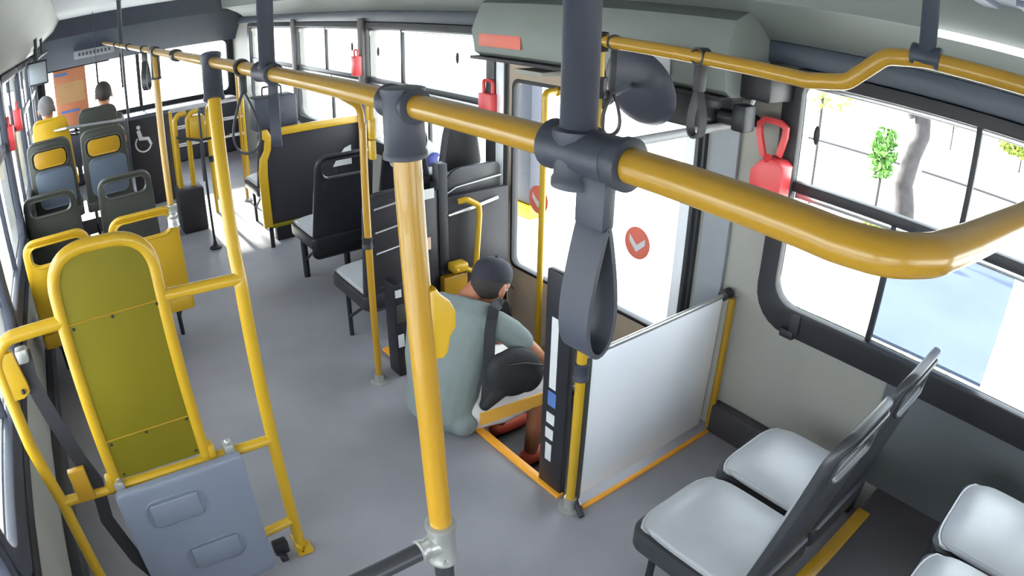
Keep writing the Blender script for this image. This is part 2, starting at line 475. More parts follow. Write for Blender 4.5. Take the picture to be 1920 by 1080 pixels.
# ---------------------------------------------------------------- setting: left wall, front, back, ceiling
WLs = [(-1.9, -0.4), (-0.28, 1.25), (1.37, 2.85), (2.97, 4.35), (4.47, 5.95), (6.07, 7.5), (7.62, 8.9)]
LZ0, LZ1 = 0.76, 1.70
lmap = lambda a, c, d: (XL - 0.03 + d, a, c)
b = bm_new(); plate(b, [(YB, -0.45), (YF, -0.45), (YF, ZC), (YB, ZC)], [rrect(y0, LZ0, y1, LZ1, 0.06) for y0, y1 in WLs], 0.06, lmap)
struct('wall_left', b, wall_beige, smooth=False)
for i, (y0, y1) in enumerate(WLs):
    side_window('window_%d' % (6 + i), y0, y1, ((y0 + y1) / 2,), ((y0 + y1) / 2,), XL, 1, slate, 'left side window', z0=LZ0, z1=LZ1, zmid=1.33, lo=0.10, pad=0.055)
b = bm_new(); box(b, (XL + 0.001, -1.5, 0.54), (XL + 0.022, 8.9, 0.605), 0.006)
struct('trim_11', b, black, 'black strip along the left wall below the windows')
# front wall with windscreen opening
b = bm_new()
fmap = lambda a, c, d: (a, YF + 0.03 + d, c)
plate(b, [(XL, -0.45), (XR, -0.45), (XR, ZC), (XL, ZC)], [rrect(XL + 0.14, 0.80, XR - 0.10, 1.50, 0.08)], 0.06, fmap)
struct('wall_front', b, slate, smooth=False)
b = bm_new()
plate(b, rrect(XL + 0.08, 0.74, XR - 0.04, 1.56, 0.1), [rrect(XL + 0.14, 0.80, XR - 0.10, 1.50, 0.08)], 0.05, lambda a, c, d: (a, YF - 0.005 + d, c), 0.006)
w = struct('window_13', b, black, 'windscreen at the front of the bus')
b = bm_new(); box(b, (0.93, YF - 0.02, 0.80), (0.98, YF + 0.01, 1.50), 0.005); obj('mullion', b, black, w)
b = bm_new(); box(b, (XL + 0.14, YF + 0.01, 0.80), (XR - 0.10, YF + 0.015, 1.50)); obj('window_pane', b, glass, w, smooth=False)
# dark header over the windscreen, leaning inwards
b = bm_new()
sweep(b, [(XL, 0, 0), (XR, 0, 0)], [(9.17, 1.50), (9.05, 1.50), (8.55, 1.90), (8.45, ZC), (9.17, ZC)], up=(0, 0, 1))
for v in b.verts: pass
# section a-axis came out as -Y: mirror it
for v in b.verts: v.co.y = abs(v.co.y)
bmesh.ops.recalc_face_normals(b, faces=b.faces)
struct('trim_8', b, header_m, 'dark sloping header panel above the windscreen', smooth=False)
# back wall with window
b = bm_new()
plate(b, [(XL, -0.1), (XR, -0.1), (XR, ZC), (XL, ZC)], [rrect(XL + 0.3, 0.95, XR - 0.3, 1.7, 0.08)], 0.06, lambda a, c, d: (a, YB - 0.03 + d, c))
struct('wall_back', b, wall_beige, smooth=False)
b = bm_new(); box(b, (XL - 0.06, YB - 0.06, ZC), (XR + 0.06, YF + 0.06, ZC + 0.04))
struct('ceiling', b, ceil_m, smooth=False)
def extrude_y(name, prof, y0, y1, m, label):
    b = bm_new()
    A = [b.verts.new((p[0], y0, p[1])) for p in prof]; B = [b.verts.new((p[0], y1, p[1])) for p in prof]
    n = len(prof)
    for k in range(n): b.faces.new((A[k], A[(k + 1) % n], B[(k + 1) % n], B[k]))
    b.faces.new(A[::-1]); b.faces.new(B); bmesh.ops.recalc_face_normals(b, faces=b.faces)
    return struct(name, b, m, label)
extrude_y('trim_9', [(2.319, 1.80), (2.28, 1.80), (2.20, 1.86), (2.06, 1.93), (2.00, 1.94), (1.98, ZC - .002), (2.319, ZC - .002)], YB + 0.1, 8.4, cove_m, 'grey green cove panel above the right windows')
extrude_y('trim_10', [(XL + .001, 1.78), (XL + 0.05, 1.78), (XL + 0.16, 1.88), (XL + 0.34, 2.0), (XL + 0.42, ZC - .002), (XL + .001, ZC - .002)], YB + 0.1, 8.4, cove_m, 'grey green cove panel above the left windows')
b = bm_new(); box(b, (1.975, -1.5, 1.922), (1.998, 0.60, 1.945), 0.004)
t = obj('strip_lamp', b, led_m); tag(t, 'thin white strip light along the ceiling edge above the rear right window', 'lamp')
b = bm_new(); box(b, (1.62, -1.4, 2.05), (1.95, 0.62, ZC - 0.002), 0.02)
for k in range(14): box(b, (1.66, -1.3 + k * 0.14, 2.035), (1.91, -1.25 + k * 0.14, 2.052), 0.004)
t = obj('ceiling_duct', b, bluegrey); tag(t, 'blue grey ribbed air duct on the ceiling at the right', 'duct')

# ---------------------------------------------------------------- outside
b = bm_new(); box(b, (-60, -60, -1.25), (80, 80, -1.10)); struct('ground', b, concrete, smooth=False)
b = bm_new(); box(b, (-7, -40, -1.10), (-0.9, 60, -1.085)); struct('road', b, asphalt, smooth=False)
b = bm_new(); box(b, (15.30, -12, -1.10), (15.38, 14, -1.05)); struct('kerb', b, charcoal, smooth=False)
b = bm_new(); box(b, (24, -30, -1.1), (24.3, 40, 1.2)); struct('wall_garden', b, wall_out, 'pale wall across the road', smooth=False)
def crown(bm, c, r, n, leaf=0.10):
    for _ in range(n):
        while True:
            p = Vector([random.uniform(-1, 1) for _ in range(3)])
            if p.length < 1: break
        p = Vector((p.x * r[0], p.y * r[1], p.z * r[2])) + Vector(c)
        q = Matrix.Rotation(random.uniform(0, 2 * PI), 3, Vector((random.uniform(-1, 1), random.uniform(-1, 1), random.uniform(-1, 1))).normalized())
        s = leaf * random.uniform(0.6, 1.3)
        vs = [bm.verts.new(p + q @ Vector(v) * s) for v in ((-1, 0, 0), (0, -0.45, 0.1), (1, 0, 0), (0, 0.45, 0.1))]
        bm.faces.new(vs)
t = thing('tree', 'dark gnarled street tree seen through the rear right window', 'tree', (10.2, 3.15, -1.1))
b = bm_new()
tube(b, [(10.2, 3.12, -1.12), (10.2, 3.15, -0.7), (10.15, 3.22, -0.35), (10.2, 3.16, 0.1), (10.2, 3.05, 0.45), (10.2, 3.1, 0.9), (10.2, 3.25, 1.8), (10.2, 3.2, 3.2)], 0.15, n=14, scales=[1.5, 1.15, 1.1, 0.95, 0.9, 0.9, 0.8, 0.5])
tube(b, [(10.15, 3.2, 0.7), (10.1, 3.55, 1.3), (10.1, 3.8, 2.4)], 0.09, n=10)
obj('trunk', b, bark_m, t)
b = bm_new(); crown(b, (10.2, 3.2, 3.9), (1.9, 2.0, 1.1), 1500, 0.13); obj('crown', b, leaf_m, t, smooth=False)
def shrub(name, c, r, n, m, label, cat, leaf=0.07):
    t = thing(name, label, cat, (c[0], c[1], -1.1))
    b = bm_new(); tube(b, [(c[0], c[1], -1.12), (c[0], c[1], c[2])], 0.025, n=8); obj('stem', b, bark_m, t)
    b = bm_new(); crown(b, c, r, n, leaf); obj('foliage', b, m, t, smooth=False)
shrub('shrub', (9.55, 3.42, 0.12), (0.2, 0.22, 0.42), 420, leaf_m, 'bright green leafy shoot growing just left of the tree trunk', 'shrub')
shrub('bush', (9.2, 3.10, -0.80), (0.12, 0.45, 0.15), 420, leaf_y, 'low yellow green bush at the foot of the tree trunk', 'bush')
shrub('bush', (9.9, 4.75, 0.72), (0.3, 0.7, 0.22), 120, leaf_y, 'sparse yellow foliage near the top left of the rear right window', 'bush')
shrub('hedge', (20.0, 5.0, -0.05), (0.4, 1.3, 0.30), 1200, leaf_m, 'green hedge across the road behind the tree trunk', 'hedge', 0.12)
shrub('hedge', (20.0, 2.7, -0.42), (0.4, 0.85, 0.28), 800, leaf_y, 'dry yellow green hedge across the road at the right of the window', 'hedge', 0.12)
t = thing('utility_pole', 'pale utility pole standing across the road behind the tree', 'pole', (14.5, 4.38, -1.1))
b = bm_new(); tube(b, [(14.5, 4.38, -1.1), (14.5, 4.38, 5)], 0.10, n=12); obj('shaft', b, concrete, t)
b = bm_new(); lathe(b, [(0.16, 0), (0.16, 0.2), (0.11, 0.26)], (14.5, 4.38, -1.1)); obj('base', b, concrete, t)
t = thing('street_totem', 'slate grey roadside panel with a yellow base seen through the front door leaf', 'sign', (4.3, 5.25, -1.1))
b = bm_new(); box(b, (4.25, 5.16, -0.28), (4.40, 5.52, 2.0), 0.02); obj('panel', b, slate, t)
b = bm_new(); box(b, (4.2, 5.1, -0.42), (4.45, 5.56, -0.29), 0.02); obj('band', b, yellow_b, t)
b = bm_new(); box(b, (4.15, 5.05, -1.1), (4.45, 5.6, -0.42), 0.02); obj('base', b, wall_out, t)

# ---------------------------------------------------------------- handrails and poles
def clamp_cyl(bm, p0, p1, r, mi=0, lip=0.0025):
    p0, p1 = Vector(p0), Vector(p1); d = (p1 - p0).normalized(); L = (p1 - p0).length
    lathe(bm, [(r * 0.9, 0), (r + lip, 0.002), (r + lip, 0.010), (r, 0.014), (r, L - 0.014), (r + lip, L - 0.010), (r + lip, L - 0.002), (r * 0.9, L)], p0, d, 22, mi)

# long yellow handrail over the aisle; it turns across the bus in front of the camera
rail = thing('overhead_handrail', 'long thick yellow overhead handrail running down the aisle and bending at the near end', 'handrail', (0.455, 4.0, 1.745))
RAIL_PTS = [(0.455, 8.30, 1.745), (0.455, 2.0, 1.745), (0.456, 0.70, 1.745), (0.458, 0.455, 1.745), (0.456, 0.36, 1.745), (0.452, 0.273, 1.745), (0.449, 0.215, 1.745), (0.446, 0.185, 1.745)]
RAIL_PTS += [(0.454, 0.145, 1.745), (0.492, 0.120, 1.745), (0.56, 0.107, 1.745), (0.734, 0.082, 1.745), (1.0, 0.055, 1.745), (1.28, 0.035, 1.78), (1.392, 0.03, 1.85)]
b = bm_new(); tube(b, RAIL_PTS, 0.0175, bend=0.05, n=18); obj('tube', b, yellow, rail)
b = bm_new(); clamp_cyl(b, (0.460, 0.408, 1.744), (0.457, 0.520, 1.745), 0.0245)
clamp_cyl(b, (0.4585, 0.482, 1.768), (0.4585, 0.482, 1.705), 0.024)
obj('clamp', b, slate, rail)
b = bm_new(); clamp_cyl(b, (0.4585, 0.482, 1.755), (0.4585, 0.482, 2.12), 0.0195)
lathe(b, [(0.05, 0), (0.05, 0.012), (0.02, 0.02)], (0.4585, 0.482, 2.119), (0, 0, -1)); obj('ceiling_hanger', b, slate, rail)
b = bm_new(); clamp_cyl(b, (0.455, 0.80, 1.745), (0.455, 0.885, 1.745), 0.0235); clamp_cyl(b, (0.455, 0.84, 1.770), (0.454, 0.835, 1.664), 0.0305)
obj('clamp', b, slate, rail)
b = bm_new(); clamp_cyl(b, (0.455, 1.44, 1.745), (0.455, 1.55, 1.745), 0.023); clamp_cyl(b, (0.455, 1.49, 1.755), (0.455, 1.49, 2.12), 0.0195)
lathe(b, [(0.05, 0), (0.05, 0.012), (0.02, 0.02)], (0.455, 1.49, 2.119), (0, 0, -1)); obj('ceiling_hanger', b, slate, rail)
b = bm_new(); clamp_cyl(b, (0.455, 2.06, 1.745), (0.455, 2.15, 1.745), 0.024); clamp_cyl(b, (0.455, 2.10, 1.77), (0.444, 2.045, 1.63), 0.0325)
obj('clamp', b, slate, rail)
b = bm_new(); clamp_cyl(b, (0.455, 3.42, 1.745), (0.455, 3.52, 1.745), 0.024); clamp_cyl(b, (0.455, 3.47, 1.76), (0.452, 3.46, 1.60), 0.026)
obj('clamp', b, shell, rail)
for yy in (2.75, 4.9, 6.2):
    b = bm_new(); clamp_cyl(b, (0.455, yy, 1.745), (0.455, yy + 0.07, 1.745), 0.024); obj('clamp', b, shell, rail)
b = bm_new(); clamp_cyl(b, (0.455, 5.6, 1.735), (0.455, 5.6, 2.12), 0.0195); obj('ceiling_hanger', b, slate, rail)

# handrail over the right side seats, with an S bend
r2 = thing('overhead_handrail', 'yellow overhead handrail with an upward kink above the rear right window', 'handrail', (1.41, 0.9, 1.77))
b = bm_new(); tube(b, [(1.41, 1.44, 1.774), (1.41, 0.72, 1.758), (1.41, 0.62, 1.774), (1.41, 0.53, 1.850), (1.41, 0.44, 1.862), (1.41, -1.2, 1.855)], 0.0195, bend=0.06, n=16); obj('tube', b, yellow, r2)
b = bm_new(); clamp_cyl(b, (1.41, 0.47, 1.868), (1.41, 0.40, 1.868), 0.023); clamp_cyl(b, (1.41, 0.435, 1.86), (1.41, 0.435, 2.12), 0.020); obj('ceiling_hanger', b, header_m, r2)

# pole A, thick yellow, close to the camera
t = thing('grab_pole', 'thick yellow grab pole in the middle of the aisle with a yellow stop button case', 'pole', (0.455, 0.79, 0.0))
b = bm_new(); tube(b, [(0.455, 0.838, 1.74), (0.455, 0.80, 1.2), (0.4545, 0.79, 0.975)], 0.0215, n=20); obj('tube', b, yellow, t)
b = bm_new(); clamp_cyl(b, (0.4545, 0.79, 0.985), (0.4545, 0.79, 0.88), 0.028, lip=0.003)
clamp_cyl(b, (0.445, 0.79, 0.932), (0.400, 0.79, 0.932), 0.022); lathe(b, [(0.006, 0), (0.006, 0.034)], (0.4545, 0.79, 0.90), (-0.4, -0.9, 0), 8)
obj('tee_clamp', b, grey_clamp, t)
b = bm_new(); tube(b, [(0.4545, 0.79, 0.90), (0.455, 0.79, 0.002)], 0.020, n=16); lathe(b, [(0.05, 0), (0.05, 0.008), (0.03, 0.02)], (0.455, 0.79, 0)); obj('lower_post', b, shell, t)
b = bm_new(); tube(b, [(0.42, 0.79, 0.932), (0.05, 0.785, 0.925), (-0.02, 0.785, 0.90), (-0.04, 0.785, 0.2)], 0.0185, bend=0.07, n=14); obj('seat_rail', b, shell, t)
b = bm_new()
pz = lambda a, c, d: (0.474 + a * 0.95, 0.810 - a * 0.30 + d, c)
plate(b, [(-0.01, 1.462), (0.002, 1.466), (0.008, 1.455), (0.024, 1.440), (0.032, 1.422), (0.032, 1.395), (0.022, 1.378), (0.018, 1.352), (0.010, 1.340), (-0.01, 1.340)], [], 0.034, pz, 0.006)
obj('stop_button_case', b, yellow_b, t)

# pole C beside the partition
t = thing('grab_pole', 'slim yellow grab pole at the corner of the pale partition by the door', 'pole', (1.405, 1.40, 0.0))
b = bm_new(); tube(b, [(1.405, 1.40, 1.775), (1.405, 1.40, 0.04)], 0.0185, n=16); obj('tube', b, yellow_b, t)
b = bm_new(); clamp_cyl(b, (1.405, 1.40, 0.695), (1.405, 1.40, 0.625), 0.026); obj('clamp', b, slate, t)
b = bm_new(); clamp_cyl(b, (1.405, 1.40, 1.60), (1.405, 1.40, 1.665), 0.025); obj('clamp', b, shell_d, t)
b = bm_new(); clamp_cyl(b, (1.405, 1.40, 1.74), (1.405, 1.40, 1.80), 0.024); obj('clamp', b, shell_d, t)
b = bm_new(); lathe(b, [(0.05, 0.0), (0.05, 0.008), (0.028, 0.014), (0.026, 0.06)], (1.405, 1.40, 0.0), n=20)
for k in range(3): ball(b, (1.405 + 0.038 * math.cos(k * 2.1 + .5), 1.40 + 0.038 * math.sin(k * 2.1 + .5), 0.009), (0.006, 0.006, 0.003), 8)
obj('floor_flange', b, grey_clamp, t)

# pole D before the conductor booth
t = thing('grab_pole', 'slim yellow grab pole beside the dark seats just ahead of the door', 'pole', (1.235, 2.683, 0.0))
b = bm_new(); tube(b, [(1.245, 2.683, 1.34), (1.235, 2.683, 0.01)], 0.0175, n=14); obj('tube', b, yellow, t)
b = bm_new(); clamp_cyl(b, (1.235, 2.683, 0.80), (1.235, 2.683, 0.745), 0.024); obj('clamp', b, charcoal, t)
b = bm_new(); lathe(b, [(0.048, 0.0), (0.048, 0.008), (0.026, 0.014), (0.024, 0.05)], (1.235, 2.683, 0.0)); obj('floor_flange', b, grey_clamp, t)
b = bm_new(); box(b, (1.247, 2.62, 1.36), (1.275, 2.65, 1.50), 0.006); box(b, (1.25, 2.62, 1.27), (1.285, 2.65, 1.37), 0.01); box(b, (1.25, 2.62, 1.18), (1.28, 2.65, 1.27), 0.006)
obj('cable_bracket', b, yellow_b, t)
b = bm_new(); tube(b, [(1.245, 2.683, 1.30), (1.235, 2.683, 1.42), (1.13, 2.683, 1.49), (0.95, 2.683, 1.56), (0.70, 2.683, 1.65), (0.455, 2.683, 1.745)], 0.0165, bend=0.08, n=12); obj('link_tube', b, yellow, t)

# door grab bar E
t = thing('door_grab_bar', 'vertical yellow grab bar between the two door leaves', 'handrail', (2.24, 2.60, 0.0))
b = bm_new(); tube(b, [(2.30, 2.60, 1.40), (2.23, 2.60, 1.40), (2.23, 2.60, -0.12), (2.30, 2.60, -0.12)], 0.018, bend=0.05, n=12); obj('tube', b, yellow_b, t)
for z in (1.40, -0.12):
    b = bm_new(); lathe(b, [(0.028, 0), (0.028, 0.006), (0.017, 0.012)], (2.318, 2.60, z), (-1, 0, 0)); obj('wall_flange', b, yellow_b, t)

# pole at the corner of the yellow seat
t = thing('grab_pole', 'yellow grab pole rising from the corner of the yellow aisle seat', 'pole', (0.445, 3.44, 0.93))
b = bm_new(); tube(b, [(0.44, 3.40, 0.86), (0.452, 3.46, 1.74)], 0.0185, n=14); obj('tube', b, yellow, t)
b = bm_new(); clamp_cyl(b, (0.438, 3.385, 0.84), (0.441, 3.405, 0.955), 0.031); ball(b, (0.44, 3.385, 0.90), (0.028, 0.028, 0.028), 12); obj('clamp', b, grey_clamp, t)

# thin pole with a disc foot in the far aisle
t = thing('grab_pole', 'thin dark pole on a round foot standing in the far aisle', 'pole', (1.0, 5.226, 0.0))
b = bm_new(); tube(b, [(1.0, 5.226, 1.15), (1.0, 5.226, 0.01)], 0.011, n=10); obj('tube', b, charcoal, t)
b = bm_new(); lathe(b, [(0.052, 0), (0.052, 0.012), (0.02, 0.03), (0.014, 0.06)], (1.0, 5.226, 0)); obj('floor_flange', b, shell_d, t)
for (x, y, lab) in ((0.60, 7.3, 'slim grey pole before the front header, left one of a pair'), (1.62, 6.35, 'slim yellow pole beside the far right side windows')):
    t = thing('grab_pole', lab, 'pole', (x, y, 0))
    b = bm_new(); tube(b, [(x, y, 1.30 if 'yellow' in lab else 2.11), (x, y, 0.01)], 0.016, n=10); obj('tube', b, yellow if 'yellow' in lab else shell, t)
    b = bm_new(); lathe(b, [(0.045, 0), (0.045, 0.01), (0.02, 0.03)], (x, y, 0)); obj('floor_flange', b, grey_clamp, t)

# ---------------------------------------------------------------- yellow wheelchair frame at the left
FY = 1.82
t = thing('wheelchair_backrest_frame', 'tall yellow tube frame with a padded yellow green back panel and folded blue grey seat', 'frame', (0.0, FY, 0.0))
b = bm_new(); tube(b, [(0.452, 2.09, 1.745), (0.41, 1.86, 1.20), (0.406, FY, 1.122), (0.414, FY, 0.012)], 0.0215, bend=0.1, n=16)
obj('aisle_post', b, yellow_b, t)
b = bm_new(); tube(b, [(-0.15, FY, 1.148), (-0.34, FY, 1.148), (-0.388, FY, 1.09), (-0.385, FY, 0.80), (-0.362, FY, 0.56), (-0.362, FY, 0.01)], 0.0205, bend=0.07, n=16)
obj('wall_post', b, yellow_b, t)
b = bm_new(); sweep(b, fillet([(-0.155, FY, 0.575), (-0.150, FY, 1.350), (0.155, FY, 1.335), (0.168, FY, 0.565)], 0.125, 14), circ(0.0205, 16))
obj('back_hoop', b, yellow_b, t)
b = bm_new(); tube(b, [(0.16, FY, 1.14), (0.406, FY, 1.128)], 0.0185); obj('rung', b, yellow_b, t)
b = bm_new(); tube(b, [(-0.36, FY, 0.562), (0.413, FY, 0.535)], 0.0185); obj('rung', b, yellow_b, t)
b = bm_new(); tube(b, [(0.27, FY, 0.135), (0.413, FY, 0.15)], 0.0185); obj('rung', b, yellow_b, t)
b = bm_new(); plate(b, [(-0.15, 0.585), (0.163, 0.580), (0.155, 1.22), (0.148, 1.262), (0.125, 1.300), (0.085, 1.323), (0.04, 1.330), (-0.04, 1.332), (-0.085, 1.326), (-0.125, 1.304), (-0.145, 1.268), (-0.15, 1.22)], [], 0.022, lambda a, c, d: (a, FY + d, c), 0.005)
pan = obj('back_panel', b, olive_panel, t); pan['label'] = 'yellow green padded back panel'
for z in (0.735, 1.135):
    b = bm_new(); tube(b, [(-0.14, FY - 0.0125, z), (0.15, FY - 0.0125, z)], 0.002, n=6); obj('seam', b, yellow, pan)
for (x, z) in ((-0.125, 1.12), (0.0, 1.125), (0.14, 1.125), (-0.125, 0.72), (0.0, 0.725), (0.14, 0.725), (-0.12, 0.60), (0.14, 0.60)):
    b = bm_new(); ball(b, (x, FY - 0.012, z), (0.005, 0.003, 0.005), 8); obj('screw', b, shell_d, pan)
# folded seat
b = bm_new()
sm = lambda a, c, d: (a, FY - 0.045 + d + (0.55 - c) * -0.04, c)
plate(b, rrect(-0.178, 0.03, 0.282, 0.560, (0.03, 0.03, 0.02, 0.02)), [], 0.035, sm, 0.006)
fs = obj('folded_seat', b, bluegrey, t); fs['label'] = 'blue grey folded seat shell'
b = bm_new()
for (x0, z0, x1, z1) in ((-0.10, 0.385, 0.115, 0.50), (-0.02, 0.155, 0.20, 0.27)):
    o_ = rrect(x0, z0, x1, z1, 0.045); tube(b, [(p[0], FY - 0.064 - 0.04 * (0.55 - p[1]), p[1]) for p in o_], 0.0035, n=6, closed=True)
    box(b, (x0 + 0.02, FY - 0.070 - 0.04 * (0.55 - z0), z0 + 0.012), (x1 - 0.02, FY - 0.055 - 0.04 * (0.55 - z0), z1 - 0.012), 0.004)
obj('embossed_rib', b, bluegrey, fs)
for x in (-0.15, 0.25):
    b = bm_new(); box(b, (x - 0.018, FY - 0.03, 0.545), (x + 0.018, FY + 0.02, 0.585), 0.006); ball(b, (x, FY - 0.01, 0.590), 0.012, 10); obj('hinge', b, grey_clamp, t)
for x in (-0.178, 0.19):
    b = bm_new(); box(b, (x - 0.012, FY - 0.022, 0.555), (x + 0.012, FY + 0.02, 0.605), 0.004); obj('mounting_lug', b, yellow_b, t)
b = bm_new(); plate(b, rrect(0.385, -0.045, 0.45, 0.025, 0.01), [rrect(0.40, -0.034, 0.412, -0.022, 0.005, 3)], 0.008, lambda a, c, d: (a, FY - 0.01 + c, 0.006 + d)); tube(b, [(0.40, FY - .04, 0.02), (0.40, FY + .04, 0.03)], 0.012)
obj('foot_plate', b, yellow_b, t)
b = bm_new(); box(b, (0.30, FY - 0.04, 0.03), (0.36, FY + 0.0, 0.09), 0.008); box(b, (0.31, FY - 0.07, 0.02), (0.34, FY - 0.02, 0.05), 0.006); obj('latch', b, shell_d, t)
b = bm_new(); plate(b, [(-0.385, 1.11), (-0.33, 1.11), (-0.315, 1.00), (-0.315, 0.975), (-0.34, 0.96), (-0.385, 0.96)], [], 0.02, lambda a, c, d: (a, FY - 0.005 + d, c), 0.004)
obj('belt_bracket', b, yellow_b, t)
b = bm_new(); ball(b, (-0.335, FY - 0.02, 0.985), 0.008, 8); obj('bolt', b, shell_d, t)
b = bm_new(); sweep(b, [(-0.30, FY + 0.02, 1.09), (-0.305, FY + 0.01, 1.00), (-0.285, FY + 0.0, 0.90), (-0.25, FY, 0.72), (-0.22, FY, 0.60), (-0.24, FY - 0.01, 0.45), (-0.20, FY - 0.02, 0.25), (-0.15, FY - 0.02, 0.12)], [(-0.024, -0.003), (0.024, -0.003), (0.024, 0.003), (-0.024, 0.003)], up=(0, 1, 0))
bl = obj('safety_belt', b, black, t)
b = bm_new(); box(b, (-0.325, FY - 0.01, 1.06), (-0.285, FY + 0.03, 1.105), 0.008); obj('buckle', b, grey_clamp, bl)
b = bm_new(); box(b, (-0.30, FY - 0.03, 0.56), (-0.24, FY - 0.005, 0.68), 0.003); obj('belt_plate', b, yellow, t)

# ---------------------------------------------------------------- hanging straps
def strap(x, y, z, sleeve, loop, hw, bw, rz, label, th=0.0028, m=None, sw=0.018):
    t = thing('hanging_strap', label, 'strap', (x, y, z), 'looped hanging straps on the overhead handrails', rz)
    m = m or slate
    b = bm_new()
    pts = [(0.0, 0, 0.012 * 0 + 0.021 * 0 + -0.0)]
    o_ = [(0.021 * math.sin(a), 0.0, 0.021 * math.cos(a)) for a in [2 * PI * k / 20 for k in range(20)]]
    sweep(b, o_, [(-sw, -th), (sw, -th), (sw, th), (-sw, th)], closed=True)
    # section runs along local y there
    obj('rail_wrap', b, m, t, world_xyz=False)
    b = bm_new(); box(b, (-0.010, -sw, -0.02 - sleeve), (0.010, sw, -0.018), 0.006); obj('sleeve', b, m, t, world_xyz=False)
    b = bm_new(); zt = -0.02 - sleeve
    path = []
    N = 36
    for k in range(N):
        a = 2 * PI * k / N
        s = math.sin(a); c = math.cos(a)
        wid = hw * s * (0.62 - 0.38 * c) / 0.9
        path.append((wid, 0.0, zt + 0.004 - loop * (0.5 - 0.5 * c)))
    sweep(b, path, [(-bw, -th), (bw, -th), (bw, th), (-bw, th)], closed=True)
    obj('loop', b, m, t, world_xyz=False)
    return t
strap(0.4575, 0.452, 1.744, 0.055, 0.146, 0.026, 0.0215, math.radians(2), 'large dark slate strap hanging nearest the camera beside the pale partition', m=slate, sw=0.021)
strap(1.41, 1.035, 1.768, 0.075, 0.125, 0.028, 0.014, math.radians(84), 'black strap hanging from the kinked right handrail beside the dark motor box', m=black)
strap(1.41, 1.345, 1.772, 0.13, 0.13, 0.034, 0.010, math.radians(-30), 'thin black looped strap hanging in front of the round mirror', m=shell_d, sw=0.006)
strap(0.455, 1.72, 1.745, 0.05, 0.165, 0.047, 0.009, math.radians(-10), 'black strap with an open loop hanging beside the yellow frame post', m=shell_d)
strap(0.455, 1.455, 1.745, 0.03, 0.12, 0.022, 0.012, math.radians(70), 'dark strap hanging edge on in front of the yellow rimmed panel', m=slate, sw=0.012)
strap(0.455, 3.95, 1.745, 0.05, 0.17, 0.045, 0.018, math.radians(60), 'grey strap hanging before the windscreen from the far handrail', m=shell)

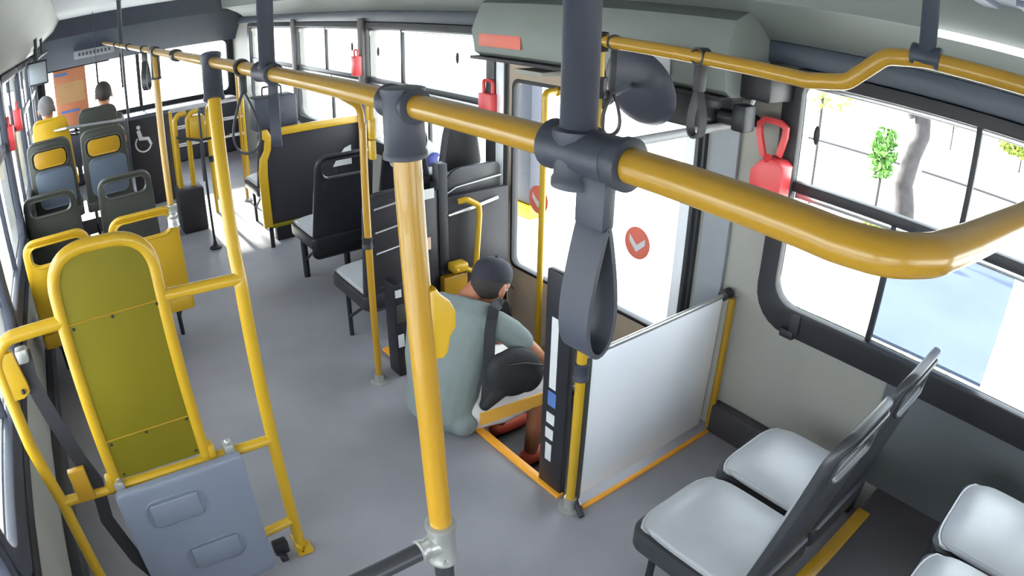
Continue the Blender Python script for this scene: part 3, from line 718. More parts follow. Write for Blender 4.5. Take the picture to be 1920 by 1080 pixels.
# ---------------------------------------------------------------- bus seats
SEAT_GROUP = 'bus seats'
def make_seat(label, x, y, zb, top, m_shell, m_pad, style='slot', podium=0.0, pitch=0.42, back_drop=0.115, low=0.05, leg_r=0.014):
    """Local frame: origin on the floor below the backrest foot, facing +y."""
    t = thing('bus_seat', label, 'seat', (x, y, podium))
    W = pitch / 2 - 0.008; zs = 0.40
    H = top - podium - zs
    tilt = math.atan2(back_drop, H)
    ct, st = math.cos(tilt), math.sin(tilt)
    bmap = lambda a, c, d: (a, -0.02 + d * ct - c * st + 0.035 * (a / W) ** 2, zs + c * ct + d * st)
    b = bm_new()
    out = rrect(-W, -low, W, H, (0.05, 0.05, 0.085, 0.085), 6, 0.11)
    # extra points along the sides keep the plate smooth when it is dished
    hol = []
    if style == 'slot': hol = [rrect(-W * 0.68, H - 0.150, W * 0.68, H - 0.042, 0.045, 6)]
    plate(b, out, hol, 0.026, bmap, 0.009)
    back = obj('backrest', b, m_shell, t, world_xyz=False)
    if style == 'slot':
        b = bm_new()
        o_ = rrect(-W * 0.72, H - 0.157, W * 0.72, H - 0.035, 0.050, 6)
        tube(b, [bmap(p[0], p[1], -0.013) for p in o_], 0.006, n=8, closed=True)
        obj('handle_rim', b, m_shell, back, world_xyz=False)
    b = bm_new()
    plate(b, rrect(-W * 0.80, 0.02, W * 0.80, H - 0.185, 0.05, 5, 0.05), [], 0.03, lambda a, c, d: bmap(a, c, d + 0.022), 0.012)
    pad = obj('back_pad', b, m_pad, t, world_xyz=False)
    if style == 'tall':
        b = bm_new(); plate(b, rrect(-W * 0.72, 0.05, W * 0.84, H - 0.245, 0.06, 5), [], 0.012, lambda a, c, d: bmap(a, c, d - 0.018), 0.005)
        obj('rear_cover', b, bluepad, back, world_xyz=False)
        b = bm_new(); plate(b, rrect(-W * 0.66, H - 0.225, W * 0.66, H - 0.085, 0.05, 6), [], 0.012, lambda a, c, d: bmap(a, c, d - 0.018), 0.005)
        hp = obj('head_panel', b, yellow, back, world_xyz=False); hp['label'] = 'yellow head panel'
        b = bm_new(); o_ = rrect(-W * 0.74, H - 0.24, W * 0.74, H - 0.07, 0.06, 6)
        tube(b, [bmap(p[0], p[1], -0.016) for p in o_], 0.007, n=8, closed=True); obj('handle_rim', b, m_shell, back, world_xyz=False)
    # cushion: a crisp pad with a shallow dome on a dark pan
    b = bm_new(); NX, NY = 14, 14
    def top(u, w):
        rim = max(abs(u), abs(w))
        z = zs + 0.030 + 0.026 * (1 - abs(u) ** 2.6) * (1 - 0.75 * abs(w) ** 3) - (0.022 * max(0, (w - 0.55) / 0.45) ** 2)
        x = W * u * (1 - 0.07 * max(0, w) ** 3); y = 0.215 + 0.215 * w - 0.030 * abs(u) ** 5 * max(0, w)
        return Vector((x, y, z))
    G = [[b.verts.new(top(-1 + 2 * i / NX, -1 + 2 * j / NY)) for j in range(NY + 1)] for i in range(NX + 1)]
    for i in range(NX):
        for j in range(NY): b.faces.new((G[i][j], G[i + 1][j], G[i + 1][j + 1], G[i][j + 1]))
    ext = bmesh.ops.extrude_face_region(b, geom=b.faces[:])
    for v in [g for g in ext['geom'] if isinstance(g, bmesh.types.BMVert)]: v.co.z = zs + 0.004
    bmesh.ops.recalc_face_normals(b, faces=b.faces)
    bmesh.ops.bevel(b, geom=[e for e in b.edges if e.calc_face_angle(0) > 0.9], offset=0.011, segments=3, affect='EDGES')
    obj('cushion', b, m_pad, t, world_xyz=False)
    b = bm_new()
    plate(b, rrect(-W - 0.008, -0.02, W + 0.008, 0.437, (0.03, 0.03, 0.06, 0.06), 6), [], 0.085, lambda a, c, d: (a, c, zs - 0.036 + d), 0.014)
    obj('seat_pan', b, m_shell, t, world_xyz=False)
    for s in (-1, 1):
        b = bm_new(); tube(b, [(s * (W - 0.06), 0.36, zs - 0.06), (s * (W - 0.06), 0.36, 0.0)], leg_r, n=10); tube(b, [(s * (W - 0.06), 0.05, zs - 0.06), (s * (W - 0.06), 0.36, 0.12)], 0.010, n=8)
        obj('leg', b, shell_d, t, world_xyz=False)
    return t
# near right pair and the row behind it
make_seat('light grey cushioned aisle seat of the pair behind the pale partition', 1.395, 0.49, 0, 1.045, shell, cushion, pitch=0.405)
make_seat('light grey cushioned window seat of the pair behind the pale partition', 1.82, 0.49, 0, 1.035, shell, cushion, pitch=0.405)
make_seat('light grey window seat at the near end on the raised floor', 1.85, -0.32, 0, 1.18, shell, cushion, podium=0.17, pitch=0.42)
make_seat('grey aisle seat on the raised floor, only a corner of its cushion showing', 1.43, -0.33, 0, 1.18, shell, cushion, podium=0.17, pitch=0.42)
# left pairs
make_seat('yellow window side seat directly ahead of the yellow frame', -0.215, 3.50, 0, 0.975, yellow_seat, shell, pitch=0.44)
make_seat('yellow aisle side seat directly ahead of the yellow frame', 0.272, 3.50, 0, 0.975, yellow_seat, shell, pitch=0.44)
make_seat('dark grey window side seat with handle slot, ahead of the yellow seats', -0.265, 4.55, 0, 0.965, shell_g, shell, pitch=0.44)
make_seat('dark grey aisle side seat with handle slot, ahead of the yellow seats', 0.275, 4.55, 0, 0.965, shell_g, shell, pitch=0.44)
make_seat('tall blue grey window side seat with yellow head panel', -0.255, 5.62, 0, 1.15, shell_g, bluepad, 'tall', podium=0.12, pitch=0.44)
make_seat('tall blue grey aisle side seat with yellow head panel', 0.215, 5.62, 0, 1.15, shell_g, bluepad, 'tall', podium=0.12, pitch=0.44)
make_seat('yellow topped window side seat under the far left passenger', -0.255, 6.75, 0, 1.19, yellow_seat, bluepad, 'plain', podium=0.15, pitch=0.43)
make_seat('olive grey aisle side seat under the far passenger beside the orange poster', 0.235, 6.75, 0, 1.20, shell_g, bluepad, 'plain', podium=0.15, pitch=0.46)
b = bm_new(); box(b, (XL + 0.02, 5.45, 0.0), (0.46, 6.1, 0.12), 0.01); box(b, (XL + 0.02, 6.5, 0.0), (0.50, 7.6, 0.15), 0.01)
struct('floor_plinth', b, floor_dark, 'raised floor under the tall seats')
# right row ahead of the door
make_seat('black backed aisle seat with handle slot, ahead of the slim pole', 1.60, 3.84, 0, 0.975, shell_d, cushion, pitch=0.46, low=0.16, leg_r=0.024)
make_seat('black backed window side seat ahead of the slim pole, mostly hidden', 2.06, 3.84, 0, 0.965, shell_d, cushion, pitch=0.44, low=0.16)
st_ = make_seat('dark seat edge on beside the slim pole, its grey cushion showing', 1.47, 2.87, 0, 0.96, charcoal, cushion, 'plain', pitch=0.40, back_drop=0.03, low=0.10)
for z in (0.90, 0.78, 0.67):
    b = bm_new(); tube(b, [(1.33, 2.79, z - 0.015), (1.60, 2.79, z + 0.015)], 0.006, n=8); obj('glint_strip', b, steel, st_)  # thin steel tubes stand in for glints on the dark seat back

# ---------------------------------------------------------------- pale partition with its rail
t = thing('partition_panel', 'glossy pale grey partition panel between the door and the rear seats', 'partition', (1.8, 1.41, 0.0))
b = bm_new(); plate(b, [(1.43, 0.045), (2.225, 0.045), (2.235, 0.70), (1.455, 0.70)], [], 0.016, lambda a, c, d: (a, 1.405 + d, c), 0.003); obj('panel', b, panel_white, t)
b = bm_new(); tube(b, [(1.41, 1.402, 0.712), (2.25, 1.402, 0.712)], 0.010); obj('top_rail', b, grey_clamp, t)
b = bm_new(); box(b, (1.425, 1.392, 0.03), (1.452, 1.418, 0.71), 0.004); obj('edge_strip', b, shell_g, t)
b = bm_new(); clamp_cyl(b, (2.235, 1.402, 0.712), (2.29, 1.402, 0.712), 0.022); obj('end_clamp', b, charcoal, t)
b = bm_new(); tube(b, [(2.275, 1.375, 0.70), (2.275, 1.375, 0.02)], 0.017, n=12); obj('wall_post', b, yellow, t)
b = bm_new(); tube(b, [(1.42, 1.39, 0.05), (1.405, 1.34, 0.02), (1.40, 1.32, 0.012)], 0.012); obj('foot', b, charcoal, t)

# black sticker column facing the aisle
t = thing('validator_post', 'black upright panel with white and blue stickers at the step well corner', 'post', (1.42, 1.545, 0.0))
b = bm_new(); box(b, (1.415, 1.475, 0.002), (1.445, 1.612, 0.975), 0.006); obj('panel', b, shell_d, t)
for (y0, y1, z0, z1, m, lab) in ((1.535, 1.572, 0.50, 0.80, white_m, 'long white label'), (1.530, 1.575, 0.42, 0.485, blue_st, 'blue label'), (1.532, 1.578, 0.335, 0.385, white_m, 'small white label'), (1.535, 1.58, 0.26, 0.31, white_m, 'small white label'), (1.54, 1.575, 0.15, 0.235, white_m, 'small white label')):
    b = bm_new(); box(b, (1.4125, y0, z0), (1.4145, y1, z1)); o_ = obj('sticker', b, m, t, smooth=False); o_['label'] = lab

# grey grab bar above the partition
t = thing('wall_grab_bar', 'grey horizontal grab bar from the slim pole to the wall above the partition', 'handrail', (1.9, 1.41, 1.46))
b = bm_new(); tube(b, [(1.43, 1.40, 1.442), (2.29, 1.40, 1.462)], 0.0165); obj('tube', b, pale_tube, t)
b = bm_new(); clamp_cyl(b, (2.19, 1.40, 1.460), (2.318, 1.40, 1.462), 0.022); obj('end_clamp', b, charcoal, t)
b = bm_new(); clamp_cyl(b, (1.385, 1.40, 1.441), (1.46, 1.40, 1.443), 0.023); obj('end_clamp', b, charcoal, t)

# red can on the pillar
RC = -0.035
t = thing('emergency_case', 'red can shaped case with a loop handle on the grey pillar beside the window', 'case', (2.25, 1.30, 1.2))
b = bm_new()
plate(b, [(1.225, 1.095), (1.37, 1.12), (1.372, 1.29), (1.345, 1.325), (1.31, 1.355), (1.245, 1.35), (1.222, 1.33)], [], 0.09, lambda a, c, d: (2.245 + d, a + RC, c), 0.012)
obj('body', b, red_m, t)
b = bm_new(); sweep(b, [(p[0], p[1] + RC, p[2] + 0.01) for p in ((2.25, 1.345, 1.335), (2.25, 1.372, 1.42), (2.25, 1.375, 1.46), (2.25, 1.35, 1.482), (2.25, 1.28, 1.480), (2.25, 1.255, 1.465), (2.25, 1.256, 1.43), (2.25, 1.275, 1.35))], [(-0.012, -0.008), (0.012, -0.008), (0.012, 0.008), (-0.012, 0.008)], up=(1, 0, 0))
obj('handle', b, red_m, t)
b = bm_new(); tube(b, [(2.225, 1.27, 1.335), (2.205, 1.265, 1.355)], 0.018); obj('cap', b, red_m, t)

# door mechanism cover above the door
t = thing('door_mechanism_cover', 'grey green box over the door with a red sticker', 'cover', (2.15, 2.2, 1.57))
b = bm_new()
prof = [(2.30, 1.575), (2.04, 1.575), (2.0, 1.60), (1.98, 1.72), (2.04, 1.86), (2.20, 1.93), (2.30, 1.93)]
A = [b.verts.new((p[0], 1.35, p[1])) for p in prof]; B = [b.verts.new((p[0], 2.90, p[1])) for p in prof]
for k in range(len(prof)): b.faces.new((A[k], A[(k + 1) % 7], B[(k + 1) % 7], B[k]))
b.faces.new(A[::-1]); b.faces.new(B); bmesh.ops.recalc_face_normals(b, faces=b.faces)
obj('cover', b, cove_m, t)
b = bm_new(); box(b, (1.99, 1.36, 1.560), (2.30, 2.93, 1.578), 0.004); obj('lower_lip', b, charcoal, t)
b = bm_new(); box(b, (1.982, 2.50, 1.635), (1.988, 2.84, 1.70), 0.002); obj('sticker', b, red_soft, t)
b = bm_new(); box(b, (1.976, 1.60, 1.62), (1.988, 1.72, 1.70), 0.002); obj('notice', b, white_m, t)
b = bm_new(); box(b, (2.05, 2.42, 1.505), (2.25, 2.62, 1.53), 0.003); obj('switch_plate', b, wall_beige, t)
t = thing('door_actuator', 'dark green black mechanism box behind the round mirror', 'box', (2.1, 1.6, 1.42))
b = bm_new(); box(b, (1.98, 1.42, 1.44), (2.16, 1.74, 1.565), 0.012); obj('housing', b, shell, t)
b = bm_new(); tube(b, [(2.06, 1.40, 1.50), (2.06, 1.28, 1.50)], 0.03, n=14); box(b, (2.02, 1.27, 1.46), (2.10, 1.33, 1.56), 0.01); obj('motor', b, shell_d, t)
b = bm_new(); box(b, (1.968, 1.60, 1.50), (1.978, 1.64, 1.53), 0.002); box(b, (1.968, 1.60, 1.45), (1.978, 1.635, 1.485), 0.002); obj('label_tag', b, white_m, t)
t = thing('junction_box', 'small dark box under the yellow handrail beside the black strap', 'box', (2.2, 1.36, 1.6))
b = bm_new(); box(b, (2.10, 1.22, 1.575), (2.30, 1.40, 1.70), 0.012); obj('housing', b, shell_d, t)
b = bm_new(); ball(b, (2.09, 1.30, 1.535), (0.012, 0.03, 0.01), 10); tube(b, [(2.12, 1.30, 1.575), (2.09, 1.30, 1.535)], 0.008); obj('lamp_tip', b, white_m, t)

# round mirror
t = thing('convex_mirror', 'round dark backed mirror on a grey arm beside the top of the slim pole', 'mirror', (1.78, 1.60, 1.58))
ax = Vector((-0.89, -0.05, -0.34)).normalized()
MC = Vector((1.80, 1.575, 1.592))
b = bm_new(); lathe(b, [(0.150, 0.0), (0.155, 0.006), (0.153, 0.014), (0.130, 0.038), (0.090, 0.056), (0.040, 0.066), (0.0, 0.068)], MC, ax, 32); obj('shell', b, slate, t)
b = bm_new(); lathe(b, [(0.150, 0.001), (0.11, -0.012), (0.06, -0.022), (0.0, -0.026)], MC, ax, 32); obj('mirror_face', b, steel, t)
b = bm_new(); tube(b, [(1.43, 1.41, 1.585), (1.62, 1.50, 1.60), (1.74, 1.57, 1.60)], 0.010); obj('arm', b, steel, t)
b = bm_new(); clamp_cyl(b, (1.40, 1.395, 1.585), (1.49, 1.44, 1.590), 0.022); obj('arm_clamp', b, shell_d, t)

# ---------------------------------------------------------------- conductor booth ahead of the step well
t = thing('conductor_booth', 'dark booth wall of grey and black panels just ahead of the door', 'booth', (1.85, 3.0, 0.0))
b = bm_new(); box(b, (1.86, 2.97, 0.0), (2.285, 3.0, 0.80), 0.006); obj('right_panel', b, charcoal, t)
b = bm_new(); box(b, (1.66, 2.965, 0.0), (1.80, 3.01, 0.86), 0.005); obj('grey_column', b, shell, t)
b = bm_new(); box(b, (1.80, 2.955, 0.0), (1.86, 3.02, 1.0), 0.005); obj('black_post', b, shell_d, t)
b = bm_new(); tube(b, [(1.86, 2.96, 0.700), (2.02, 2.96, 0.715), (2.20, 2.96, 0.745)], 0.011, n=10); obj('glint_bar', b, steel, t)  # steel bar modelled in place of a glint across the dark panel
b = bm_new(); plate(b, rrect(1.87, 0.70, 2.27, 0.94, (0.01, 0.01, 0.05, 0.13)), [], 0.03, lambda a, c, d: (a, 3.04 + d, c), 0.008); obj('rounded_top', b, shell, t)
b = bm_new(); tube(b, [(1.865, 3.01, 0.80), (1.95, 3.01, 0.835), (2.26, 3.01, 0.86)], 0.005, n=8); obj('glint_strip', b, steel, t)  # thin steel tube drawn as the curved highlight below the rounded top
b = bm_new(); box(b, (1.66, 2.958, 0.82), (1.775, 2.964, 0.875)); obj('label_tag', b, white_m, t)
b = bm_new(); box(b, (1.685, 2.958, 0.53), (1.745, 2.964, 0.60)); obj('label_tag', b, peach_m, t)
b = bm_new(); tube(b, [(1.915, 2.94, 0.775), (1.96, 2.92, 0.785), (2.025, 2.90, 0.745), (2.03, 2.90, 0.69), (2.005, 2.90, 0.385), (1.975, 2.90, 0.36), (1.90, 2.92, 0.40)], 0.017, bend=0.03, n=12); obj('grab_handle', b, yellow_b, t)
b = bm_new(); box(b, (1.845, 2.88, 0.375), (1.945, 2.96, 0.43), 0.015); ball(b, (1.86, 2.875, 0.40), 0.012, 8); obj('handle_mount', b, yellow_b, t)
b = bm_new(); box(b, (1.795, 2.91, 0.12), (1.955, 2.962, 0.355), 0.008); obj('yellow_case', b, yellow, t)
t = thing('ticket_device', 'small black device with white labels standing beside the slim pole', 'device', (1.42, 2.80, 0.0))
b = bm_new(); box(b, (1.345, 2.66, 0.0), (1.415, 2.77, 0.53), 0.01); obj('body', b, shell_d, t)
for z0, z1 in ((0.46, 0.50), (0.18, 0.25)):
    b = bm_new(); box(b, (1.352, 2.654, z0), (1.385, 2.659, z1)); obj('label_tag', b, white_m, t)
b = bm_new(); box(b, (1.352, 2.652, 0.32), (1.40, 2.659, 0.42), 0.003); obj('screen', b, shell_g, t)
# chair, cloth, ring
t = thing('conductor_chair', 'black high backed padded chair behind the booth wall', 'chair', (2.02, 3.35, 0.0))
b = bm_new(); plate(b, [(-0.13, 0.62), (0.13, 0.62), (0.15, 0.90), (0.12, 1.08), (0.085, 1.19), (0.04, 1.235), (-0.02, 1.235), (-0.065, 1.19), (-0.10, 1.06), (-0.135, 0.85)], [], 0.09, lambda a, c, d: (a + 2.155, 3.30 + d, c), 0.03); obj('backrest', b, black, t)
b = bm_new(); box(b, (1.88, 3.32, 0.50), (2.26, 3.76, 0.60), 0.03); obj('seat', b, black, t)
b = bm_new(); lathe(b, [(0.16, 0), (0.16, 0.02), (0.04, 0.05), (0.04, 0.5)], (2.07, 3.52, 0.0)); obj('pedestal', b, shell_d, t)
t = thing('cloth_bundle', 'small blue and white cloth lying on the booth ledge', 'cloth', (1.80, 3.05, 0.93))
b = bm_new()
for (x, y, z, r) in ((1.76, 3.10, 0.945, 0.04), (1.79, 3.12, 0.96, 0.05), (1.84, 3.10, 0.985, 0.05), (1.88, 3.12, 1.01, 0.035)): ball(b, (x, y, z), (r, r * 0.8, r * 0.5), 14)
o_ = obj('cloth', fuse(b, 0.008, 4), blue_cl, t)
b = bm_new(); ball(b, (1.82, 3.13, 1.06), (0.07, 0.02, 0.05), 12, rot=Matrix.Rotation(0.5, 3, 'Y').to_euler()); obj('white_fold', b, white_m, t)
t = thing('booth_shelf', 'narrow dark shelf behind the top of the booth wall', 'shelf', (1.75, 3.1, 0.88))
b = bm_new(); box(b, (1.70, 3.032, 0.885), (1.93, 3.20, 0.925), 0.008); obj('board', b, shell_d, t)
b = bm_new(); box(b, (1.88, 3.04, 0.75), (1.91, 3.18, 0.886), 0.004); obj('bracket', b, shell_d, t)
t = thing('ring_handle', 'small black ring on a stem above the booth wall', 'handle', (1.74, 3.08, 1.0))
b = bm_new(); tube(b, [(1.765 + 0.038 * math.cos(k * PI / 12), 3.08, 1.12 + 0.055 * math.sin(k * PI / 12)) for k in range(24)], 0.010, closed=True, n=10); obj('ring', b, shell_d, t)
b = bm_new(); tube(b, [(1.78, 3.08, 1.07), (1.80, 3.08, 0.926)], 0.018, n=10); obj('stem', b, shell_d, t)

# yellow rimmed panel further forward
t = thing('windbreak_panel', 'large dark panel with a thick yellow rim ahead of the black backed seat', 'panel', (1.85, 4.9, 0.0))
b = bm_new(); plate(b, rrect(1.385, 0.19, 2.29, 0.94, 0.03), [], 0.03, lambda a, c, d: (a, 4.92 + d, c), 0.005); obj('panel', b, charcoal, t)
b = bm_new(); plate(b, [(1.36, 0.18), (1.43, 0.18), (1.43, 0.60), (1.44, 0.72), (1.475, 0.80), (1.485, 0.90), (1.46, 0.955), (1.41, 0.955), (1.40, 0.90), (1.43, 0.87), (1.42, 0.80), (1.385, 0.74), (1.365, 0.62)], [], 0.05, lambda a, c, d: (a, 4.905 + d, c), 0.006); obj('side_rim', b, yellow_b, t)
b = bm_new(); box(b, (1.52, 4.88, 0.895), (2.29, 4.93, 0.955), 0.01); obj('top_rim', b, yellow_b, t)
b = bm_new(); box(b, (1.42, 4.885, 0.165), (2.29, 4.93, 0.195), 0.006); obj('bottom_rim', b, olive_panel, t)
b = bm_new(); plate(b, [(1.99, 0.56), (2.16, 0.56), (2.16, 0.72), (2.10, 0.70), (2.03, 0.62)], [], 0.002, lambda a, c, d: (a, 4.898 + d, c)); obj('paper_notice', b, white_m, t)
for x in (1.42, 2.2):
    b = bm_new(); tube(b, [(x, 4.92, 0.2), (x, 4.92, 0.0)], 0.018); obj('leg', b, shell_d, t)
t = thing('equipment_box', 'dark slate box standing above the left end of the yellow rimmed panel', 'box', (1.55, 5.05, 0.95))
b = bm_new(); box(b, (1.40, 5.0, 0.92), (1.76, 5.2, 1.19), 0.025); obj('housing', b, slate, t)
b = bm_new(); tube(b, [(1.50, 5.10, 1.19), (1.50, 5.10, 1.26), (1.66, 5.10, 1.26), (1.66, 5.10, 1.19)], 0.008, bend=0.02, n=8); obj('handle', b, shell_d, t)
b = bm_new(); box(b, (1.50, 5.03, 0.0), (1.66, 5.17, 0.925), 0.01); obj('stand', b, shell_d, t)
make_seat('far right seat with grey cushion ahead of the yellow rimmed panel', 1.66, 5.30, 0, 0.90, shell, cushion, 'plain', pitch=0.44)

# red cases
for (x, y, z, k, lab) in ((2.275, 3.160, 1.235, 1.45, 'red case on the pale pillar at the front edge of the door'), (2.225, 4.87, 1.38, 1.0, 'red case on the brown grey window pillar ahead of the door'), (XL + 0.05, 5.20, 1.40, 1.0, 'pink red case on the far left window pillar'), (XL + 0.05, 4.41, 1.38, 1.0, 'red case on the left window pillar, at the picture edge')):
    t = thing('emergency_hammer_case', lab, 'case', (x, y, z), 'red emergency cases on the window pillars')
    b = bm_new(); box(b, (x - 0.03, y - 0.045 * k, z - 0.10 * k), (x + 0.03, y + 0.045 * k, z + 0.06 * k), 0.01); obj('body', b, red_m, t)
    b = bm_new(); tube(b, [(x, y - 0.03 * k, z + 0.055 * k), (x, y - 0.032 * k, z + 0.11 * k), (x, y + 0.032 * k, z + 0.11 * k), (x, y + 0.03 * k, z + 0.055 * k)], 0.008 * k, bend=0.02, n=8); obj('handle', b, red_m, t)
b = bm_new(); box(b, (2.255, 4.825, 0.72), (2.305, 4.915, 1.74), 0.015); struct('trim_13', b, pillar_m, 'brown grey pillar lining between the windows ahead of the door')
b = bm_new(); box(b, (2.265, 6.455, 0.72), (2.305, 6.56, 1.74), 0.015); struct('trim_14', b, pillar_m, 'brown grey pillar lining between the far right windows')

# ---------------------------------------------------------------- far front of the bus
t = thing('driver_partition', 'dark partition with a white wheelchair sign in the far aisle', 'partition', (0.8, 7.0, 0.0))
b = bm_new(); box(b, (0.56, 7.0, 0.0), (1.02, 7.03, 0.93), 0.01); obj('panel', b, charcoal, t)
b = bm_new()
sgm = lambda a, c, d: (0.70 + a, 6.995 + d, 0.705 + c)
lathe(b, [(0.022, 0), (0.022, 0.003)], (0.665, 6.998, 0.84), (0, -1, 0), 16)
plate(b, [(-0.06, 0.10), (-0.02, 0.11), (0.0, 0.03), (0.07, 0.02), (0.10, -0.06), (0.075, -0.07), (0.05, -0.01), (-0.04, 0.0)], [], 0.003, sgm)
tube(b, [(0.70 + 0.085 * math.cos(a), 6.996, 0.665 + 0.085 * math.sin(a)) for a in [2.3 + k * 0.25 for k in range(16)]], 0.009, n=6)
obj('wheelchair_sign', b, white_m, t)
t = thing('turnstile', 'yellow tube turnstile with a dark base box in the far aisle', 'turnstile', (0.98, 5.9, 0.0))
b = bm_new(); box(b, (0.83, 5.75, 0.0), (1.07, 6.0, 0.40), 0.02); obj('base_box', b, charcoal, t)
for x in (0.88, 1.0):
    b = bm_new(); tube(b, [(x, 5.87, 0.38), (x + 0.01, 5.87, 1.0), (x + 0.05, 5.87, 1.05), (x + 0.12, 5.9, 1.05)], 0.024, bend=0.04, n=12); obj('post', b, yellow_b, t)
b = bm_new(); box(b, (1.02, 5.80, 0.80), (1.16, 5.95, 1.02), 0.02); obj('counter_head', b, yellow_b, t)
for k in range(3):
    a = 0.4 + k * 2.1
    b = bm_new(); tube(b, [(1.10, 5.80, 0.80), (1.10 + 0.28 * math.cos(a), 5.72 + 0.05 * math.sin(a), 0.72 + 0.26 * math.sin(a))], 0.012, n=8); obj('rotor_arm', b, shell_d, t)
t = thing('barrier_rail', 'pale tube barrier rails behind the turnstile', 'barrier', (1.3, 6.6, 0.0))
for z in (0.62, 0.80, 0.98):
    b = bm_new(); tube(b, [(0.98, 6.7, z), (1.75, 6.7, z)], 0.017, n=10); obj('rail', b, steel, t)
for x in (0.98, 1.38, 1.75):
    b = bm_new(); tube(b, [(x, 6.7, 0.0), (x, 6.7, 0.98)], 0.018, n=10); obj('post', b, yellow_b, t)
t = thing('hooped_rail', 'bent yellow hoop rail beside the turnstile', 'handrail', (1.28, 5.95, 0.0))
b = bm_new(); tube(b, [(1.26, 6.2, 0.0), (1.26, 6.2, 1.0), (1.26, 5.95, 1.10), (1.26, 5.7, 1.0), (1.26, 5.7, 0.0)], 0.018, bend=0.08, n=10); obj('tube', b, yellow_b, t)
b = bm_new(); clamp_cyl(b, (1.26, 6.2, 0.5), (1.26, 6.2, 0.56), 0.026); obj('clamp', b, shell_d, t)
t = thing('dashboard', 'dark dashboard under the windscreen', 'dashboard', (1.0, 8.9, 0.0))
b = bm_new(); box(b, (XL + 0.06, 8.75, 0.0), (XR - 0.06, 9.18, 0.74), 0.05); obj('body', b, slate, t)
b = bm_new(); tube(b, [(0.0 + 0.2 * math.cos(k * PI / 12), 8.55 - 0.06 * math.sin(k * PI / 12), 0.86 + 0.17 * math.sin(k * PI / 12)) for k in range(24)], 0.014, closed=True, n=8); tube(b, [(0, 8.55, 0.86), (0, 8.8, 0.7)], 0.02); obj('steering_wheel', b, shell_d, t)
t = thing('wall_monitor', 'grey screen mounted high before the dark header at the far left', 'monitor', (-0.33, 7.2, 1.6))
b = bm_new(); box(b, (-0.455, 7.2, 1.475), (-0.235, 7.26, 1.725), 0.012); obj('housing', b, shell, t)
b = bm_new(); tube(b, [(-0.36, 7.24, 1.72), (-0.36, 7.24, ZC - 0.06)], 0.014, n=8); obj('mount', b, shell_d, t)
b = bm_new(); box(b, (-0.44, 7.193, 1.495), (-0.25, 7.199, 1.705), 0.002); obj('screen', b, wall_grey, t)
t = thing('route_sign', 'long pale label strip on the dark header', 'sign', (0.35, 8.8, 1.62))
b = bm_new(); box(b, (0.08, 8.80, 1.60), (0.62, 8.83, 1.70), 0.008); obj('plate', b, wall_grey, t)
for k in range(9):
    b = bm_new(); box(b, (0.14 + k * 0.05, 8.796, 1.63), (0.165 + k * 0.05, 8.799, 1.67)); obj('mark', b, slate, t)
t = thing('hanging_poster', 'orange poster hanging behind the two far passengers', 'poster', (0.0, 7.45, 1.2))
b = bm_new(); box(b, (-0.19, 7.45, 0.95), (0.18, 7.456, 1.56), 0.001)
obj('sheet', b, poster_o, t)
b = bm_new(); box(b, (-0.17, 7.446, 1.50), (-0.03, 7.449, 1.53)); obj('header_mark', b, blue_st, t)
b = bm_new(); box(b, (-0.16, 7.446, 1.20), (0.15, 7.449, 1.42)); obj('pale_block', b, poster_p, t)
b = bm_new(); box(b, (-0.14, 7.446, 1.10), (0.07, 7.449, 1.125)); obj('blue_line', b, blue_st, t)
b = bm_new(); tube(b, [(XL + 0.06, 7.47, 1.565), (0.46, 7.47, 1.565)], 0.008); obj('hanging_rod', b, shell_d, t)
for (x, y, z0, z1, lab) in ((0.32, 7.7, 1.25, 1.55, 'dark hanging tag under the header right of the orange poster'), (0.62, 7.9, 1.20, 1.60, 'thin dark strap under the header beside the slim grey pole')):
    b = bm_new(); box(b, (x - 0.012, y, z0), (x + 0.012, y + 0.01, z1), 0.003); tube(b, [(x, y + .005, z1 - .01), (x, y + .005, ZC)], 0.005, n=6); tag(obj('hanging_tag', b, shell, None), lab, 'tag')
b = bm_new(); tube(b, [(-0.42, 6.92, 1.02), (-0.1, 6.52, 1.06), (0.5, 6.50, 1.02)], 0.016, bend=0.03); t = obj('seat_top_rail', b, steel); tag(t, 'pale tube rail across the tops of the far tall seats', 'handrail')
t = thing('overhead_handrail', 'yellow overhead handrail on the left side by the windows', 'handrail', (-0.22, 5.5, 1.78))
b = bm_new(); tube(b, [(-0.25, 7.9, 1.79), (-0.25, 5.2, 1.79)], 0.014); obj('tube', b, shell_g, t)
for y in (6.4, 5.25):
    b = bm_new(); tube(b, [(-0.25, y, 1.79), (-0.25, y, 2.0)], 0.014); obj('ceiling_hanger', b, shell_g, t)
